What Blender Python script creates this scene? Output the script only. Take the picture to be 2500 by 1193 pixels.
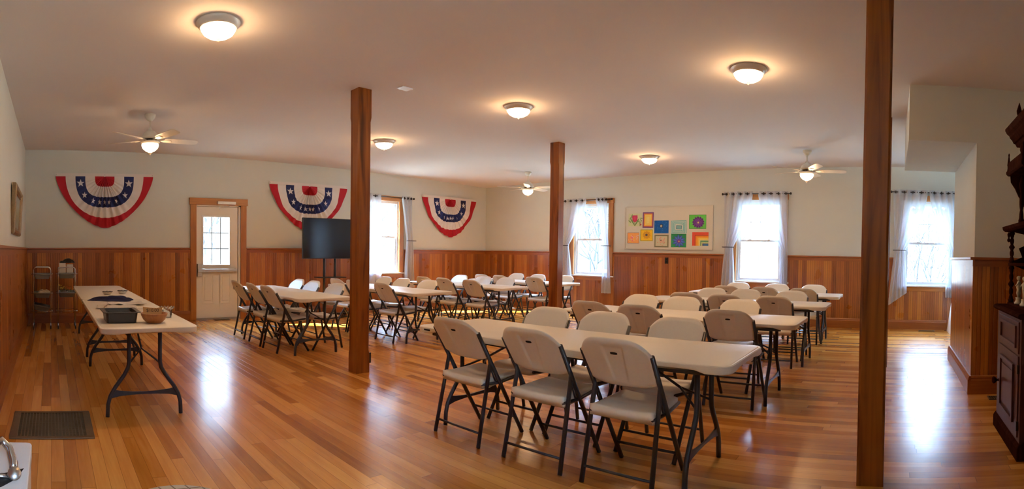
import bpy, math, random
from mathutils import Vector, Matrix
PI = math.pi
random.seed(7)
for o in list(bpy.data.objects): bpy.data.objects.remove(o, do_unlink=True)
sc = bpy.context.scene

# ------------------------------------------------------------------ camera
CZ = 1.3164
F_, CY_ = 1307.9, 639.3
pitch, roll, yaw = -.0173, -.0139, -.8615
def cam2world(d):
    x, y, z = d
    cr, sr = math.cos(roll), math.sin(roll); x, z = x*cr+z*sr, -x*sr+z*cr
    cp, sp = math.cos(pitch), math.sin(pitch); y, z = y*cp-z*sp, y*sp+z*cp
    ca, sa = math.cos(yaw), math.sin(yaw); x, y = x*ca-y*sa, x*sa+y*ca
    return Vector((x, y, z))
cd = bpy.data.cameras.new('camera'); cam = bpy.data.objects.new('camera', cd)
sc.collection.objects.link(cam); sc.camera = cam
rt, fw, up = cam2world((1,0,0)), cam2world((0,1,0)), cam2world((0,0,1))
m = Matrix.Identity(4)
for i in range(3):
    m[i][0], m[i][1], m[i][2] = rt[i], up[i], -fw[i]
m[2][3] = CZ
cam.matrix_world = m
cd.type = 'PANO'
cd.panorama_type = 'CENTRAL_CYLINDRICAL'
cd.central_cylindrical_radius = 1.0
cd.central_cylindrical_range_u_min = -1250/F_; cd.central_cylindrical_range_u_max = 1250/F_
cd.central_cylindrical_range_v_max = CY_/F_; cd.central_cylindrical_range_v_min = -(1193-CY_)/F_
cd.clip_start = .02; cd.clip_end = 400

# ------------------------------------------------------------------ sky, sun, exposure
w = bpy.data.worlds.new('sky'); sc.world = w; w.use_nodes = True
wn = w.node_tree.nodes; bg = wn['Background']
wt = w.node_tree; tc_ = wn.new('ShaderNodeTexCoord'); sp_ = wn.new('ShaderNodeSeparateXYZ'); wt.links.new(tc_.outputs['Generated'], sp_.inputs[0])
mr_ = wn.new('ShaderNodeMapRange'); mr_.interpolation_type = 'SMOOTHSTEP'; wt.links.new(sp_.outputs[2], mr_.inputs['Value'])
for k_, v_ in (('From Min', .17), ('From Max', .58), ('To Min', .85), ('To Max', 84)): mr_.inputs[k_].default_value = v_      # hazy pale horizon, bright sky above
mx_ = wn.new('ShaderNodeMix'); mx_.data_type = 'RGBA'; mx_.inputs[6].default_value = (.90, .95, 1, 1); mx_.inputs[7].default_value = (.46, .69, 1, 1)
m2_ = wn.new('ShaderNodeMapRange'); m2_.inputs['From Min'].default_value = .09; m2_.inputs['From Max'].default_value = .3; wt.links.new(sp_.outputs[2], m2_.inputs['Value'])
wt.links.new(m2_.outputs[0], mx_.inputs[0]); wt.links.new(mx_.outputs[2], bg.inputs[0]); wt.links.new(mr_.outputs[0], bg.inputs[1])
sl = bpy.data.lights.new('sun', 'SUN'); sl.energy = 165; sl.angle = .01; sl.color = (1, .97, .92)
so = bpy.data.objects.new('sun', sl); sc.collection.objects.link(so)
so.rotation_euler = Vector((1.1, -1.03, -1)).to_track_quat('-Z', 'Y').to_euler()
sc.view_settings.view_transform = 'Standard'; sc.view_settings.look = 'None'
sc.view_settings.exposure = 0.72; sc.view_settings.gamma = 1; sc.view_settings.use_curve_mapping = False
LAMP = 60.0      # radiance of the glass bowls
LAMPCOL = (1, .60, .29)
cy = sc.cycles
cy.use_denoising = True
cy.max_bounces = 7; cy.diffuse_bounces = 4; cy.glossy_bounces = 3; cy.transmission_bounces = 3; cy.transparent_max_bounces = 12
cy.sample_clamp_indirect = 6; cy.caustics_reflective = False; cy.caustics_refractive = False
cy.use_adaptive_sampling = True; cy.adaptive_threshold = .02

# ------------------------------------------------------------------ materials
def nmat(name):
    mt = bpy.data.materials.new(name); mt.use_nodes = True
    nt = mt.node_tree; b = nt.nodes['Principled BSDF']
    return mt, nt, b
def mat(name, col, rough=.5, metal=0, var=.08, scale=12, emit=None, es=1, spec=.5, bump=0, bscale=80):
    mt, nt, b = nmat(name)
    b.inputs['Base Color'].default_value = (*col, 1); b.inputs['Roughness'].default_value = rough
    b.inputs['Metallic'].default_value = metal; b.inputs['Specular IOR Level'].default_value = spec
    if var:
        n = nt.nodes.new('ShaderNodeTexNoise'); n.inputs['Scale'].default_value = scale; n.inputs['Detail'].default_value = 3
        r = nt.nodes.new('ShaderNodeMapRange'); r.inputs['To Min'].default_value = 1-var; r.inputs['To Max'].default_value = 1+var
        nt.links.new(n.outputs['Fac'], r.inputs['Value'])
        v = nt.nodes.new('ShaderNodeVectorMath'); v.operation = 'SCALE'; v.inputs[0].default_value = col
        nt.links.new(r.outputs[0], v.inputs['Scale']); nt.links.new(v.outputs[0], b.inputs['Base Color'])
        tc = nt.nodes.new('ShaderNodeTexCoord'); nt.links.new(tc.outputs['Object'], n.inputs['Vector'])
    if bump:
        n2 = nt.nodes.new('ShaderNodeTexNoise'); n2.inputs['Scale'].default_value = bscale
        tc = nt.nodes.new('ShaderNodeTexCoord'); nt.links.new(tc.outputs['Object'], n2.inputs['Vector'])
        bp = nt.nodes.new('ShaderNodeBump'); bp.inputs['Strength'].default_value = bump; bp.inputs['Distance'].default_value = .01
        nt.links.new(n2.outputs['Fac'], bp.inputs['Height']); nt.links.new(bp.outputs[0], b.inputs['Normal'])
    if emit:
        b.inputs['Emission Color'].default_value = (*emit, 1); b.inputs['Emission Strength'].default_value = es
    return mt
class NT:
    """tiny node-maths helper"""
    def __init__(s, nt): s.nt = nt
    def m(s, op, a, b=None, c=None):
        n = s.nt.nodes.new('ShaderNodeMath'); n.operation = op
        for i, v in enumerate((a, b, c)):
            if v is None: continue
            if isinstance(v, (int, float)): n.inputs[i].default_value = v
            else: s.nt.links.new(v, n.inputs[i])
        return n.outputs[0]
    def comb(s, x, y, z):
        n = s.nt.nodes.new('ShaderNodeCombineXYZ')
        for i, v in enumerate((x, y, z)):
            if isinstance(v, (int, float)): n.inputs[i].default_value = v
            else: s.nt.links.new(v, n.inputs[i])
        return n.outputs[0]
    def pos(s, kind='Object'):
        tc = s.nt.nodes.new('ShaderNodeTexCoord'); sp = s.nt.nodes.new('ShaderNodeSeparateXYZ')
        s.nt.links.new(tc.outputs[kind], sp.inputs[0]); return sp.outputs
    def white(s, v):
        n = s.nt.nodes.new('ShaderNodeTexWhiteNoise'); n.noise_dimensions = '3D'; s.nt.links.new(v, n.inputs[0]); return n.outputs[0]
    def noise(s, v, scale, detail=4, dist=0):
        n = s.nt.nodes.new('ShaderNodeTexNoise'); n.inputs['Scale'].default_value = scale; n.inputs['Detail'].default_value = detail
        n.inputs['Distortion'].default_value = dist; s.nt.links.new(v, n.inputs['Vector']); return n.outputs['Fac']
    def ramp(s, f, stops):
        n = s.nt.nodes.new('ShaderNodeValToRGB'); e = n.color_ramp.elements
        while len(e) < len(stops): e.new(.5)
        for el, (p, c) in zip(e, stops): el.position = p; el.color = (*c, 1)
        s.nt.links.new(f, n.inputs[0]); return n.outputs[0]
    def mulc(s, c, f):
        n = s.nt.nodes.new('ShaderNodeVectorMath'); n.operation = 'SCALE'
        s.nt.links.new(c, n.inputs[0]); s.nt.links.new(f, n.inputs['Scale']); return n.outputs[0]
    def bump(s, h, b, strength=.3, dist=.004):
        n = s.nt.nodes.new('ShaderNodeBump'); n.inputs['Strength'].default_value = strength; n.inputs['Distance'].default_value = dist
        s.nt.links.new(h, n.inputs['Height']); s.nt.links.new(n.outputs[0], b.inputs['Normal'])

def planks(name, across, along, pw, plen, stops, gap=.03, rough=(.2,.3), bead=0, coat=0, tone=1):
    """boards of width pw across one axis, running along another; bead = bead grooves per board"""
    mt, nt, b = nmat(name); N = NT(nt); P = N.pos()
    if across == 'xy': a = N.m('ADD', P[0], P[1])
    else: a = P['xyz'.index(across)]
    l = P['xyz'.index(along)]
    u = N.m('DIVIDE', a, pw); row = N.m('FLOOR', u); fu = N.m('FRACT', u)
    r1 = N.white(N.comb(row, 3.3, 1.7))
    if plen:
        v = N.m('ADD', N.m('DIVIDE', l, plen), N.m('MULTIPLY', r1, 7.3)); seg = N.m('FLOOR', v); fv = N.m('FRACT', v)
    else: seg = 0.0; fv = None
    rid = N.white(N.comb(row, seg, 9.1))
    # grain: stretched noise
    g = N.noise(N.comb(N.m('MULTIPLY', a, 38), N.m('ADD', N.m('MULTIPLY', l, 2.2), N.m('MULTIPLY', rid, 60)), rid), 1.0, 4, .6)
    g2 = N.noise(N.comb(N.m('MULTIPLY', a, 9), N.m('ADD', N.m('MULTIPLY', l, .9), N.m('MULTIPLY', rid, 31)), rid), 1.0, 2, 1.2)
    t = N.m('ADD', N.m('MULTIPLY', rid, .62), N.m('ADD', N.m('MULTIPLY', N.m('SUBTRACT', g, .5), .35), N.m('MULTIPLY', N.m('SUBTRACT', g2, .35), .34)))
    col = N.ramp(t, stops)
    edge = N.m('MINIMUM', fu, N.m('SUBTRACT', 1, fu))
    gl = N.m('GREATER_THAN', edge, gap*.5)
    gm = gl
    if bead:
        fb = N.m('FRACT', N.m('MULTIPLY', fu, bead)); eb = N.m('MINIMUM', fb, N.m('SUBTRACT', 1, fb))
        h = N.m('MINIMUM', N.m('DIVIDE', eb, .16), 1)
        gm = N.m('MULTIPLY', gl, N.m('ADD', .45, N.m('MULTIPLY', h, .55)))
        N.bump(h, b, .5, .006)
    else:
        if fv is not None:
            ev = N.m('MINIMUM', fv, N.m('SUBTRACT', 1, fv)); gm = N.m('MULTIPLY', gl, N.m('GREATER_THAN', ev, .0018/plen))
        n = N.noise(N.comb(P[0], P[1], P[2]), 6, 2)
        N.bump(N.m('ADD', N.m('MULTIPLY', gm, .3), N.m('ADD', N.m('MULTIPLY', rid, .15), N.m('MULTIPLY', n, .25))), b, .18, .01)
    f = N.m('MULTIPLY', N.m('ADD', .48, N.m('MULTIPLY', gm, .52)), tone)
    nt.links.new(N.mulc(col, f), b.inputs['Base Color'])
    rn = N.noise(N.comb(P[0], P[1], P[2]), 3, 3)
    nt.links.new(N.m('ADD', rough[0], N.m('MULTIPLY', rn, rough[1]-rough[0])), b.inputs['Roughness'])
    return mt
FLOORC = [(0, (.30,.092,.013)), (.3, (.48,.172,.025)), (.55, (.62,.258,.055)), (.8, (.74,.36,.085)), (1, (.80,.45,.125))]
WAINC = [(0, (.20,.048,.006)), (.35, (.33,.090,.012)), (.6, (.44,.142,.018)), (.85, (.52,.20,.035)), (1, (.60,.27,.06))]
M_floor = planks('floor_boards', 'x', 'y', .083, 1.75, FLOORC, gap=.03, rough=(.16, .30))
M_wainx = planks('beadboard_along_x', 'x', 'z', .082, 0, WAINC, gap=.06, rough=(.24, .34), bead=2)
M_wainy = planks('beadboard_along_y', 'y', 'z', .082, 0, WAINC, gap=.06, rough=(.24, .34), bead=2)
def wood(name, stops, axis='z', rough=.3, sc_=(30, 1.6), spec=.5, grain=.15):
    mt, nt, b = nmat(name); N = NT(nt); P = N.pos(); i = 'xyz'.index(axis)
    o = [P[k] for k in range(3) if k != i]
    v = N.comb(N.m('MULTIPLY', o[0], sc_[0]), N.m('MULTIPLY', o[1], sc_[0]), N.m('MULTIPLY', P[i], sc_[1]))
    g = N.noise(v, 1, 5, 1.5); g2 = N.noise(v, .35, 3, 2.5)
    t = N.m('ADD', N.m('MULTIPLY', g, .6), N.m('MULTIPLY', g2, .55))
    nt.links.new(N.ramp(N.m('SUBTRACT', t, .08), stops), b.inputs['Base Color']); b.inputs['Roughness'].default_value = rough; b.inputs['Specular IOR Level'].default_value = spec
    N.bump(g, b, grain, .004)
    return mt
CAS = [(0, (.20,.05,.008)), (.5, (.38,.125,.02)), (1, (.54,.21,.045))]
M_casz = wood('varnished_casing_upright', CAS, 'z'); M_casx = wood('varnished_casing_x', CAS, 'x'); M_casy = wood('varnished_casing_y', CAS, 'y')
RAI = [(0, (.17,.036,.006)), (.5, (.28,.072,.011)), (1, (.40,.13,.022))]
M_railx = wood('varnished_rail_x', RAI, 'x'); M_raily = wood('varnished_rail_y', RAI, 'y')
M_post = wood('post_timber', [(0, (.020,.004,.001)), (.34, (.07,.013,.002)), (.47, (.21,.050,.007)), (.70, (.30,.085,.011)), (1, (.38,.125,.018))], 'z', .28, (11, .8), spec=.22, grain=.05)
M_dark = wood('mahogany', [(0, (.010,.003,.002)), (.5, (.035,.010,.007)), (1, (.07,.022,.014))], 'z', .6, spec=0)
M_darkfront = wood('mahogany_front', [(0, (.030,.009,.007)), (.5, (.075,.022,.018)), (1, (.12,.04,.03))], 'z', .36, spec=.2)
M_wall = mat('sage_cream_paint', (.645,.665,.63), .85, var=.03, scale=3, spec=.2)
M_ceil = mat('ceiling_paint', (.77,.73,.72), .9, var=.02, scale=2, spec=.2)
M_white = mat('white_gloss_paint', (.80,.77,.72), .4, var=.02)
M_vinyl = mat('white_vinyl', (.80,.82,.86), .35, var=.02)
M_plastic = mat('almond_plastic', (.80,.76,.69), .42, var=.04, scale=60, bump=.08, bscale=500)
M_tabletop = mat('almond_tabletop', (.82,.775,.69), .38, var=.03, scale=90, bump=.06, bscale=600)
M_frame = mat('charcoal_powder_coat', (.028,.027,.034), .38, var=.1)
M_black = mat('black_plastic', (.012,.012,.013), .35, var=.1)
M_screen = mat('television_screen', (.004,.004,.007), .12, var=0, spec=.6)
M_chrome = mat('chrome_steel', (.62,.62,.62), .22, 1, var=.04)
M_brushed = mat('brushed_steel', (.58,.57,.55), .38, 1, var=.04)
M_bronze = mat('oil_rubbed_bronze', (.035,.028,.026), .35, .6, var=.1)
M_fanw = mat('almond_fan_enamel', (.74,.68,.58), .35, var=.03)
M_blade = mat('pale_fan_blade', (.72,.66,.57), .45, var=.04, scale=8)
M_nickel = mat('nickel_lamp_rim', (.72,.66,.60), .3, .15, var=.04)
M_grille = mat('aged_brass_grille', (.16,.10,.05), .5, .5, var=.2, scale=25)
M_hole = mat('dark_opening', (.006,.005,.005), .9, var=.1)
M_gold = mat('gilt_frame', (.22,.12,.04), .4, .35, var=.35, scale=60, bump=.6, bscale=90)
M_redf = mat('red_bunting_cloth', (.36,.008,.014), .75, var=.08, spec=.2)
M_bluef = mat('navy_bunting_cloth', (.018,.022,.085), .75, var=.1, spec=.2)
M_whitef = mat('white_bunting_cloth', (.74,.70,.68), .8, var=.04, spec=.2)
M_navy = mat('navy_cloth', (.022,.024,.07), .9, var=.2, scale=40, spec=.1)
def glassmat(name, tint=(1,1,1), refl=.08, rough=0):
    mt = bpy.data.materials.new(name); mt.use_nodes = True; nt = mt.node_tree; nt.nodes.clear()
    o = nt.nodes.new('ShaderNodeOutputMaterial'); t = nt.nodes.new('ShaderNodeBsdfTransparent'); g = nt.nodes.new('ShaderNodeBsdfGlossy')
    t.inputs[0].default_value = (*tint, 1); g.inputs['Roughness'].default_value = rough
    mx = nt.nodes.new('ShaderNodeMixShader'); lw = nt.nodes.new('ShaderNodeFresnel'); lw.inputs[0].default_value = 1.45
    mu = nt.nodes.new('ShaderNodeMath'); mu.operation = 'MULTIPLY'; mu.inputs[1].default_value = refl/.08
    nt.links.new(lw.outputs[0], mu.inputs[0]); nt.links.new(mu.outputs[0], mx.inputs[0])
    nt.links.new(t.outputs[0], mx.inputs[1]); nt.links.new(g.outputs[0], mx.inputs[2]); nt.links.new(mx.outputs[0], o.inputs[0])
    return mt
M_glass = glassmat('window_glass', (.96,.98,.99), .04)
M_clear = glassmat('clear_plastic', (.86,.88,.88), .3, .1)
def sheer(name, fac, col, through):
    mt = bpy.data.materials.new(name); mt.use_nodes = True; nt = mt.node_tree; nt.nodes.clear()
    o = nt.nodes.new('ShaderNodeOutputMaterial'); t = nt.nodes.new('ShaderNodeBsdfTransparent')
    d = nt.nodes.new('ShaderNodeBsdfDiffuse'); l = nt.nodes.new('ShaderNodeBsdfTranslucent')
    d.inputs[0].default_value = (*col, 1); l.inputs[0].default_value = (*through, 1)
    m1 = nt.nodes.new('ShaderNodeMixShader'); m1.inputs[0].default_value = .34
    m2 = nt.nodes.new('ShaderNodeMixShader')
    lw = nt.nodes.new('ShaderNodeLayerWeight'); lw.inputs[0].default_value = .35
    mr = nt.nodes.new('ShaderNodeMapRange'); mr.inputs['To Min'].default_value = fac; mr.inputs['To Max'].default_value = .95
    n = nt.nodes.new('ShaderNodeTexNoise'); n.inputs['Scale'].default_value = 30
    nt.links.new(lw.outputs['Facing'], mr.inputs['Value']); nt.links.new(mr.outputs[0], m2.inputs[0])
    nt.links.new(d.outputs[0], m1.inputs[1]); nt.links.new(l.outputs[0], m1.inputs[2])
    nt.links.new(t.outputs[0], m2.inputs[1]); nt.links.new(m1.outputs[0], m2.inputs[2]); nt.links.new(m2.outputs[0], o.inputs[0])
    return mt
M_sheer = sheer('sheer_voile', .70, (.88,.90,.95), (.30,.34,.45)); M_hem = sheer('voile_header', .85, (.80,.82,.88), (.3,.34,.4))
def lampglass(name, k):
    mt, nt, b = nmat(name); N = NT(nt); P = N.pos()
    n = N.noise(N.comb(P[0], P[1], P[2]), 9, 2)
    b.inputs['Base Color'].default_value = (.9,.82,.7,1); b.inputs['Roughness'].default_value = .4
    b.inputs['Emission Color'].default_value = (*LAMPCOL, 1)
    nt.links.new(N.m('MULTIPLY', N.m('ADD', .85, N.m('MULTIPLY', n, .3)), k), b.inputs['Emission Strength'])
    return mt
M_bowl = lampglass('lit_frosted_glass', LAMP); M_fanbowl = lampglass('lit_fan_bowl', LAMP*.6)

# ------------------------------------------------------------------ mesh builder
class MB:
    def __init__(s): s.v = []; s.f = []; s.mi = []; s.sm = []
    def add(s, vs, fs, mi=0, smooth=False):
        b = len(s.v); s.v += [tuple(p) for p in vs]
        for f in fs: s.f.append(tuple(b+i for i in f)); s.mi.append(mi); s.sm.append(smooth)
        return s
    def box(s, x0, x1, y0, y1, z0, z1, mi=0):
        x0, x1 = sorted((x0, x1)); y0, y1 = sorted((y0, y1)); z0, z1 = sorted((z0, z1))
        return s.add([(x0,y0,z0),(x1,y0,z0),(x1,y1,z0),(x0,y1,z0),(x0,y0,z1),(x1,y0,z1),(x1,y1,z1),(x0,y1,z1)],
              [(0,3,2,1),(4,5,6,7),(0,1,5,4),(1,2,6,5),(2,3,7,6),(3,0,4,7)], mi)
    def tube(s, pts, r, n=8, mi=0, closed=False, smooth=True):
        pts = [Vector(p) for p in pts]; k = len(pts)
        rs = r if isinstance(r, (list, tuple)) else [r]*k
        tang = []
        for i in range(k):
            a = pts[(i-1) % k] if (closed or i > 0) else pts[0]; c = pts[(i+1) % k] if (closed or i < k-1) else pts[-1]
            d = (c-a); tang.append(d.normalized() if d.length > 1e-9 else Vector((0,0,1)))
        ref = Vector((0,0,1)) if abs(tang[0].z) < .9 else Vector((1,0,0))
        nrm = tang[0].cross(ref).normalized(); vs = []
        for i in range(k):
            nrm = (nrm - tang[i]*nrm.dot(tang[i])).normalized(); bi = tang[i].cross(nrm)
            for j in range(n):
                a = 2*PI*j/n + PI/n; vs.append(pts[i] + (nrm*math.cos(a)+bi*math.sin(a))*rs[i])
        fs = []
        for i in range(k if closed else k-1):
            i2 = (i+1) % k
            for j in range(n): fs.append((i*n+j, i*n+(j+1) % n, i2*n+(j+1) % n, i2*n+j))
        s.add(vs, fs, mi, smooth)
        if not closed:
            b = len(s.v)-len(vs)
            s.f.append(tuple(b+j for j in range(n))[::-1]); s.mi.append(mi); s.sm.append(False)
            s.f.append(tuple(b+(k-1)*n+j for j in range(n))); s.mi.append(mi); s.sm.append(False)
        return s
    def lathe(s, prof, c=(0,0,0), n=32, mi=0, sx=1, sy=1, cap=False):
        """prof: (r, z) list"""
        vs = []; k = len(prof)
        for r, z in prof:
            for j in range(n):
                a = 2*PI*j/n; vs.append((c[0]+r*math.cos(a)*sx, c[1]+r*math.sin(a)*sy, c[2]+z))
        fs = [(i*n+j, i*n+(j+1) % n, (i+1)*n+(j+1) % n, (i+1)*n+j) for i in range(k-1) for j in range(n)]
        if cap: fs += [tuple(range(n))[::-1], tuple((k-1)*n+j for j in range(n))]
        return s.add(vs, fs, mi, True)
    def prism(s, poly, fn, d0, d1, mi=0, smooth=False):
        """poly: 2-D points; fn(a, b, d) -> 3-D point"""
        n = len(poly); vs = [fn(a, b, d0) for a, b in poly]+[fn(a, b, d1) for a, b in poly]
        fs = [tuple(range(n))[::-1], tuple(range(n, 2*n))]+[(i, (i+1) % n, n+(i+1) % n, n+i) for i in range(n)]
        return s.add(vs, fs, mi, smooth)
    def grid(s, nu, nv, fn, mi=0, smooth=True, mif=None):
        vs = [fn(i/nu, j/nv) for j in range(nv+1) for i in range(nu+1)]; b = len(s.v); s.v += [tuple(p) for p in vs]
        for j in range(nv):
            for i in range(nu):
                a = j*(nu+1)+i; s.f.append((b+a, b+a+1, b+a+nu+2, b+a+nu+1))
                s.mi.append(mif(i, j) if mif else mi); s.sm.append(smooth)
        return s
    def build(s, name, mats, parent=None, bevel=0, fix=True, loc=None, sharp=0):
        me = bpy.data.meshes.new(name); me.from_pydata(s.v, [], s.f)
        for mt in (mats if isinstance(mats, (list, tuple)) else [mats]): me.materials.append(mt)
        me.polygons.foreach_set('material_index', s.mi); me.polygons.foreach_set('use_smooth', s.sm)
        me.validate()
        if fix:
            import bmesh
            bm = bmesh.new(); bm.from_mesh(me); bmesh.ops.remove_doubles(bm, verts=bm.verts, dist=1e-5)
            bmesh.ops.recalc_face_normals(bm, faces=bm.faces); bm.to_mesh(me); bm.free()
        if sharp: me.polygons.foreach_set('use_smooth', [True]*len(me.polygons)); me.set_sharp_from_angle(angle=sharp)
        o = bpy.data.objects.new(name, me); sc.collection.objects.link(o)
        if parent: o.parent = parent
        if loc: o.location = loc
        if bevel:
            bv = o.modifiers.new('bevel', 'BEVEL'); bv.width = bevel; bv.segments = 2; bv.limit_method = 'ANGLE'; bv.angle_limit = .7
        return o
def tag(o, label, cat, group=None, kind=None):
    o['label'] = label; o['category'] = cat
    if group: o['group'] = group
    if kind: o['kind'] = kind
    return o
def thing(name, label, cat, loc=(0,0,0), rz=0, group=None):
    o = bpy.data.objects.new(name, None); sc.collection.objects.link(o); o.location = loc; o.rotation_euler = (0,0,rz)
    o.empty_display_size = .1
    return tag(o, label, cat, group)
def structure(o): o['kind'] = 'structure'; return o
def copy_tree(src, parent=None):
    c = src.copy(); sc.collection.objects.link(c)
    if parent: c.parent = parent
    for ch in [x for x in bpy.data.objects if x.parent == src]: copy_tree(ch, c)
    return c
def dup(src, loc, rz, label, group=None):
    c = copy_tree(src); c.location = loc; c.rotation_euler = (0,0,rz); c['label'] = label
    if group: c['group'] = group
    return c
def lerp(a, b, t): return a+(b-a)*t

# ------------------------------------------------------------------ room shell
XL, XR, YB, YF = -.447, 10.222, 9.697, -1.36
def ceil_z(x, y):
    gx = [-.6, 3, 10.4]; gy = [-2.6, 5, 9.85]
    Z = [[3.07, 3.03, 3.12], [3.05, 3.055, 3.02], [3.136, 3.073, 2.998]]
    x = min(max(x, gx[0]), gx[2]); y = min(max(y, gy[0]), gy[2])
    i = 0 if x < gx[1] else 1; j = 0 if y < gy[1] else 1
    tx = (x-gx[i])/(gx[i+1]-gx[i]); ty = (y-gy[j])/(gy[j+1]-gy[j])
    return lerp(lerp(Z[j][i], Z[j][i+1], tx), lerp(Z[j+1][i], Z[j+1][i+1], tx), ty)
def pieces(u0, u1, z0, z1, holes):
    """split a rectangle into cells that avoid the holes"""
    us = sorted({u0, u1, *[min(max(h[k], u0), u1) for h in holes for k in (0, 1)]}); zs = sorted({z0, z1, *[min(max(h[k], z0), z1) for h in holes for k in (2, 3)]})
    for a, b in zip(us, us[1:]):
        for c, d in zip(zs, zs[1:]):
            um, zm = (a+b)/2, (c+d)/2
            if not any(h[0] < um < h[1] and h[2] < zm < h[3] for h in holes): yield a, b, c, d
WA = [(6.45, 7.36, .83, 2.44)]                                   # window in the back wall
WB = [(5.98, 6.90, .83, 2.44), (2.15, 3.06, .83, 2.44), (-1.16, -.22, .83, 2.44)]
DO = (2.69, 3.59, 0, 2.17)
o = MB().box(XL-.2, XR+.2, -2.6, YB+.2, -.12, 0).build('floor', M_floor); structure(o)
mb = MB(); mb.grid(12, 12, lambda u, v: (lerp(XL-.15, XR+.15, u), lerp(-2.6, YB+.15, v), ceil_z(lerp(XL-.15, XR+.15, u), lerp(-2.6, YB+.15, v))))
mb.grid(1, 1, lambda u, v: (lerp(XL-.15, XR+.15, u), lerp(-2.6, YB+.15, v), 3.3)); structure(mb.build('ceiling', M_ceil, fix=False))
def wallmesh(axis, pos, thick, u0, u1, z0, z1, holes):
    mb = MB()
    for a, b, c, d in pieces(u0, u1, z0, z1, holes):
        if axis == 'y': mb.box(a, b, pos, pos+thick, c, d)
        else: mb.box(pos, pos+thick, a, b, c, d)
    return mb
ZR0, ZR1 = 1.27, 1.362
wall_back = structure(wallmesh('y', YB, .15, XL-.15, XR+.15, -.1, 3.28, WA+[DO]).build('wall_back', M_wall))
wall_right = structure(wallmesh('x', XR, .15, -2.6, YB, -.1, 3.28, WB).build('wall_right', M_wall))
wall_left = structure(MB().box(XL-.15, XL, YF-1.2, YB, -.1, 3.28).build('wall_left', M_wall))
WF = [(-.25, .60, .83, 2.44)]             # unseen window added behind the camera to brighten the near chairs
wall_front = structure(wallmesh('y', YF, -.15, XL, 7.15, -.1, 3.28, WF).build('wall_front', M_wall))
# the partition with its bulkhead over the alcove
mb = MB(); mb.box(5.3, 7.12, YF, -.14, 2.505, 3.28); mb.box(5.3, 7.16, YF, -.82, -.05, 2.505)
wall_part = structure(mb.build('wall_alcove', M_wall))
structure(MB().box(7.0, XR, -2.6, -2.45, -.1, 3.28).build('wall_stairs', M_wall))
# white boarded side of the stairs beyond the partition
mb = MB(); mb.prism([(7.16,0),(10.09,0),(9.1,.86),(7.16,2.5)], lambda a, b, d: (a, d, b), -1.06, -2.44); structure(mb.build('trim_stairs', M_white))
# wainscot, rails, baseboards
def wains(axis, pos, sgn, u0, u1, holes, wall, m):
    wallmesh(axis, pos, sgn*.014, u0, u1, 0, ZR0+.01, holes).build('wainscot', m, wall)
ca = [(6.30, 7.51, .74, 3), (2.585, 3.705, 0, 3)]
cb = [(5.86, 7.02, .74, 3), (2.03, 3.18, .74, 3), (-1.28, -.10, .74, 3)]
wains('y', YB, -1, XL, XR, ca, wall_back, M_wainx)
wains('x', XR, -1, -2.45, YB, cb, wall_right, M_wainy)
wains('x', XL, 1, YF, YB, [], wall_left, M_wainy)
cf = [(-.37, .72, .74, 3)]
wains('y', YF, 1, XL, 5.3, cf, wall_front, M_wainx)
MB().box(5.286, 5.3, YF, -.82, 0, ZR0+.01).build('wainscot', M_wainy, wall_part)
MB().box(5.286, 7.16, -.82, -.806, 0, ZR0+.01).build('wainscot', M_wainx, wall_part)
def rail(axis, pos, sgn, u0, u1, holes, name, m):
    mb = MB()
    for a, b, c, d in pieces(u0, u1, ZR0, ZR0+.1, [(h[0], h[1], 0, 9) for h in holes]):
        prof = [(0,0),(.022,0),(.022,.060),(.045,.068),(.045,.092),(0,.092)]
        f = (lambda p, q, t: (t, pos+sgn*p, ZR0+q)) if axis == 'y' else (lambda p, q, t: (pos+sgn*p, t, ZR0+q))
        mb.prism(prof, f, a, b)
    return structure(mb.build(name, m))
def base(axis, pos, sgn, u0, u1, holes, name, m):
    mb = MB()
    for a, b, c, d in pieces(u0, u1, 0, .2, [(h[0], h[1], -1, 9) for h in holes]):
        prof = [(0,0),(.034,0),(.034,.135),(.028,.15),(.026,.165),(.016,.182),(0,.182)]
        f = (lambda p, q, t: (t, pos+sgn*p, q)) if axis == 'y' else (lambda p, q, t: (pos+sgn*p, t, q))
        mb.prism(prof, f, a, b)
    return structure(mb.build(name, m))
rail('y', YB, -1, XL, XR, ca, 'trim_1', M_railx); rail('x', XR, -1, -2.45, YB, cb, 'trim_2', M_raily)
rail('x', XL, 1, YF, YB, [], 'trim_3', M_raily); rail('y', YF, 1, XL, 5.3, cf, 'trim_4', M_railx)
rail('x', 5.3, -1, YF, -.82, [], 'trim_5', M_raily); rail('y', -.82, 1, 5.255, 7.16, [], 'trim_6', M_railx)
dh = [(2.585, 3.705)]
base('y', YB, -1, XL, XR, dh, 'baseboard_back', M_railx); base('x', XR, -1, -1.06, YB, [], 'baseboard_right', M_raily)
base('x', XL, 1, YF, YB, [], 'baseboard_left', M_raily); base('y', YF, 1, XL, 5.3, [], 'baseboard_front', M_railx)
base('x', 5.286, -1, YF, -.806, [], 'baseboard_partition', M_raily); base('y', -.806, 1, 5.252, 7.16, [], 'baseboard_alcove', M_railx)

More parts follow.
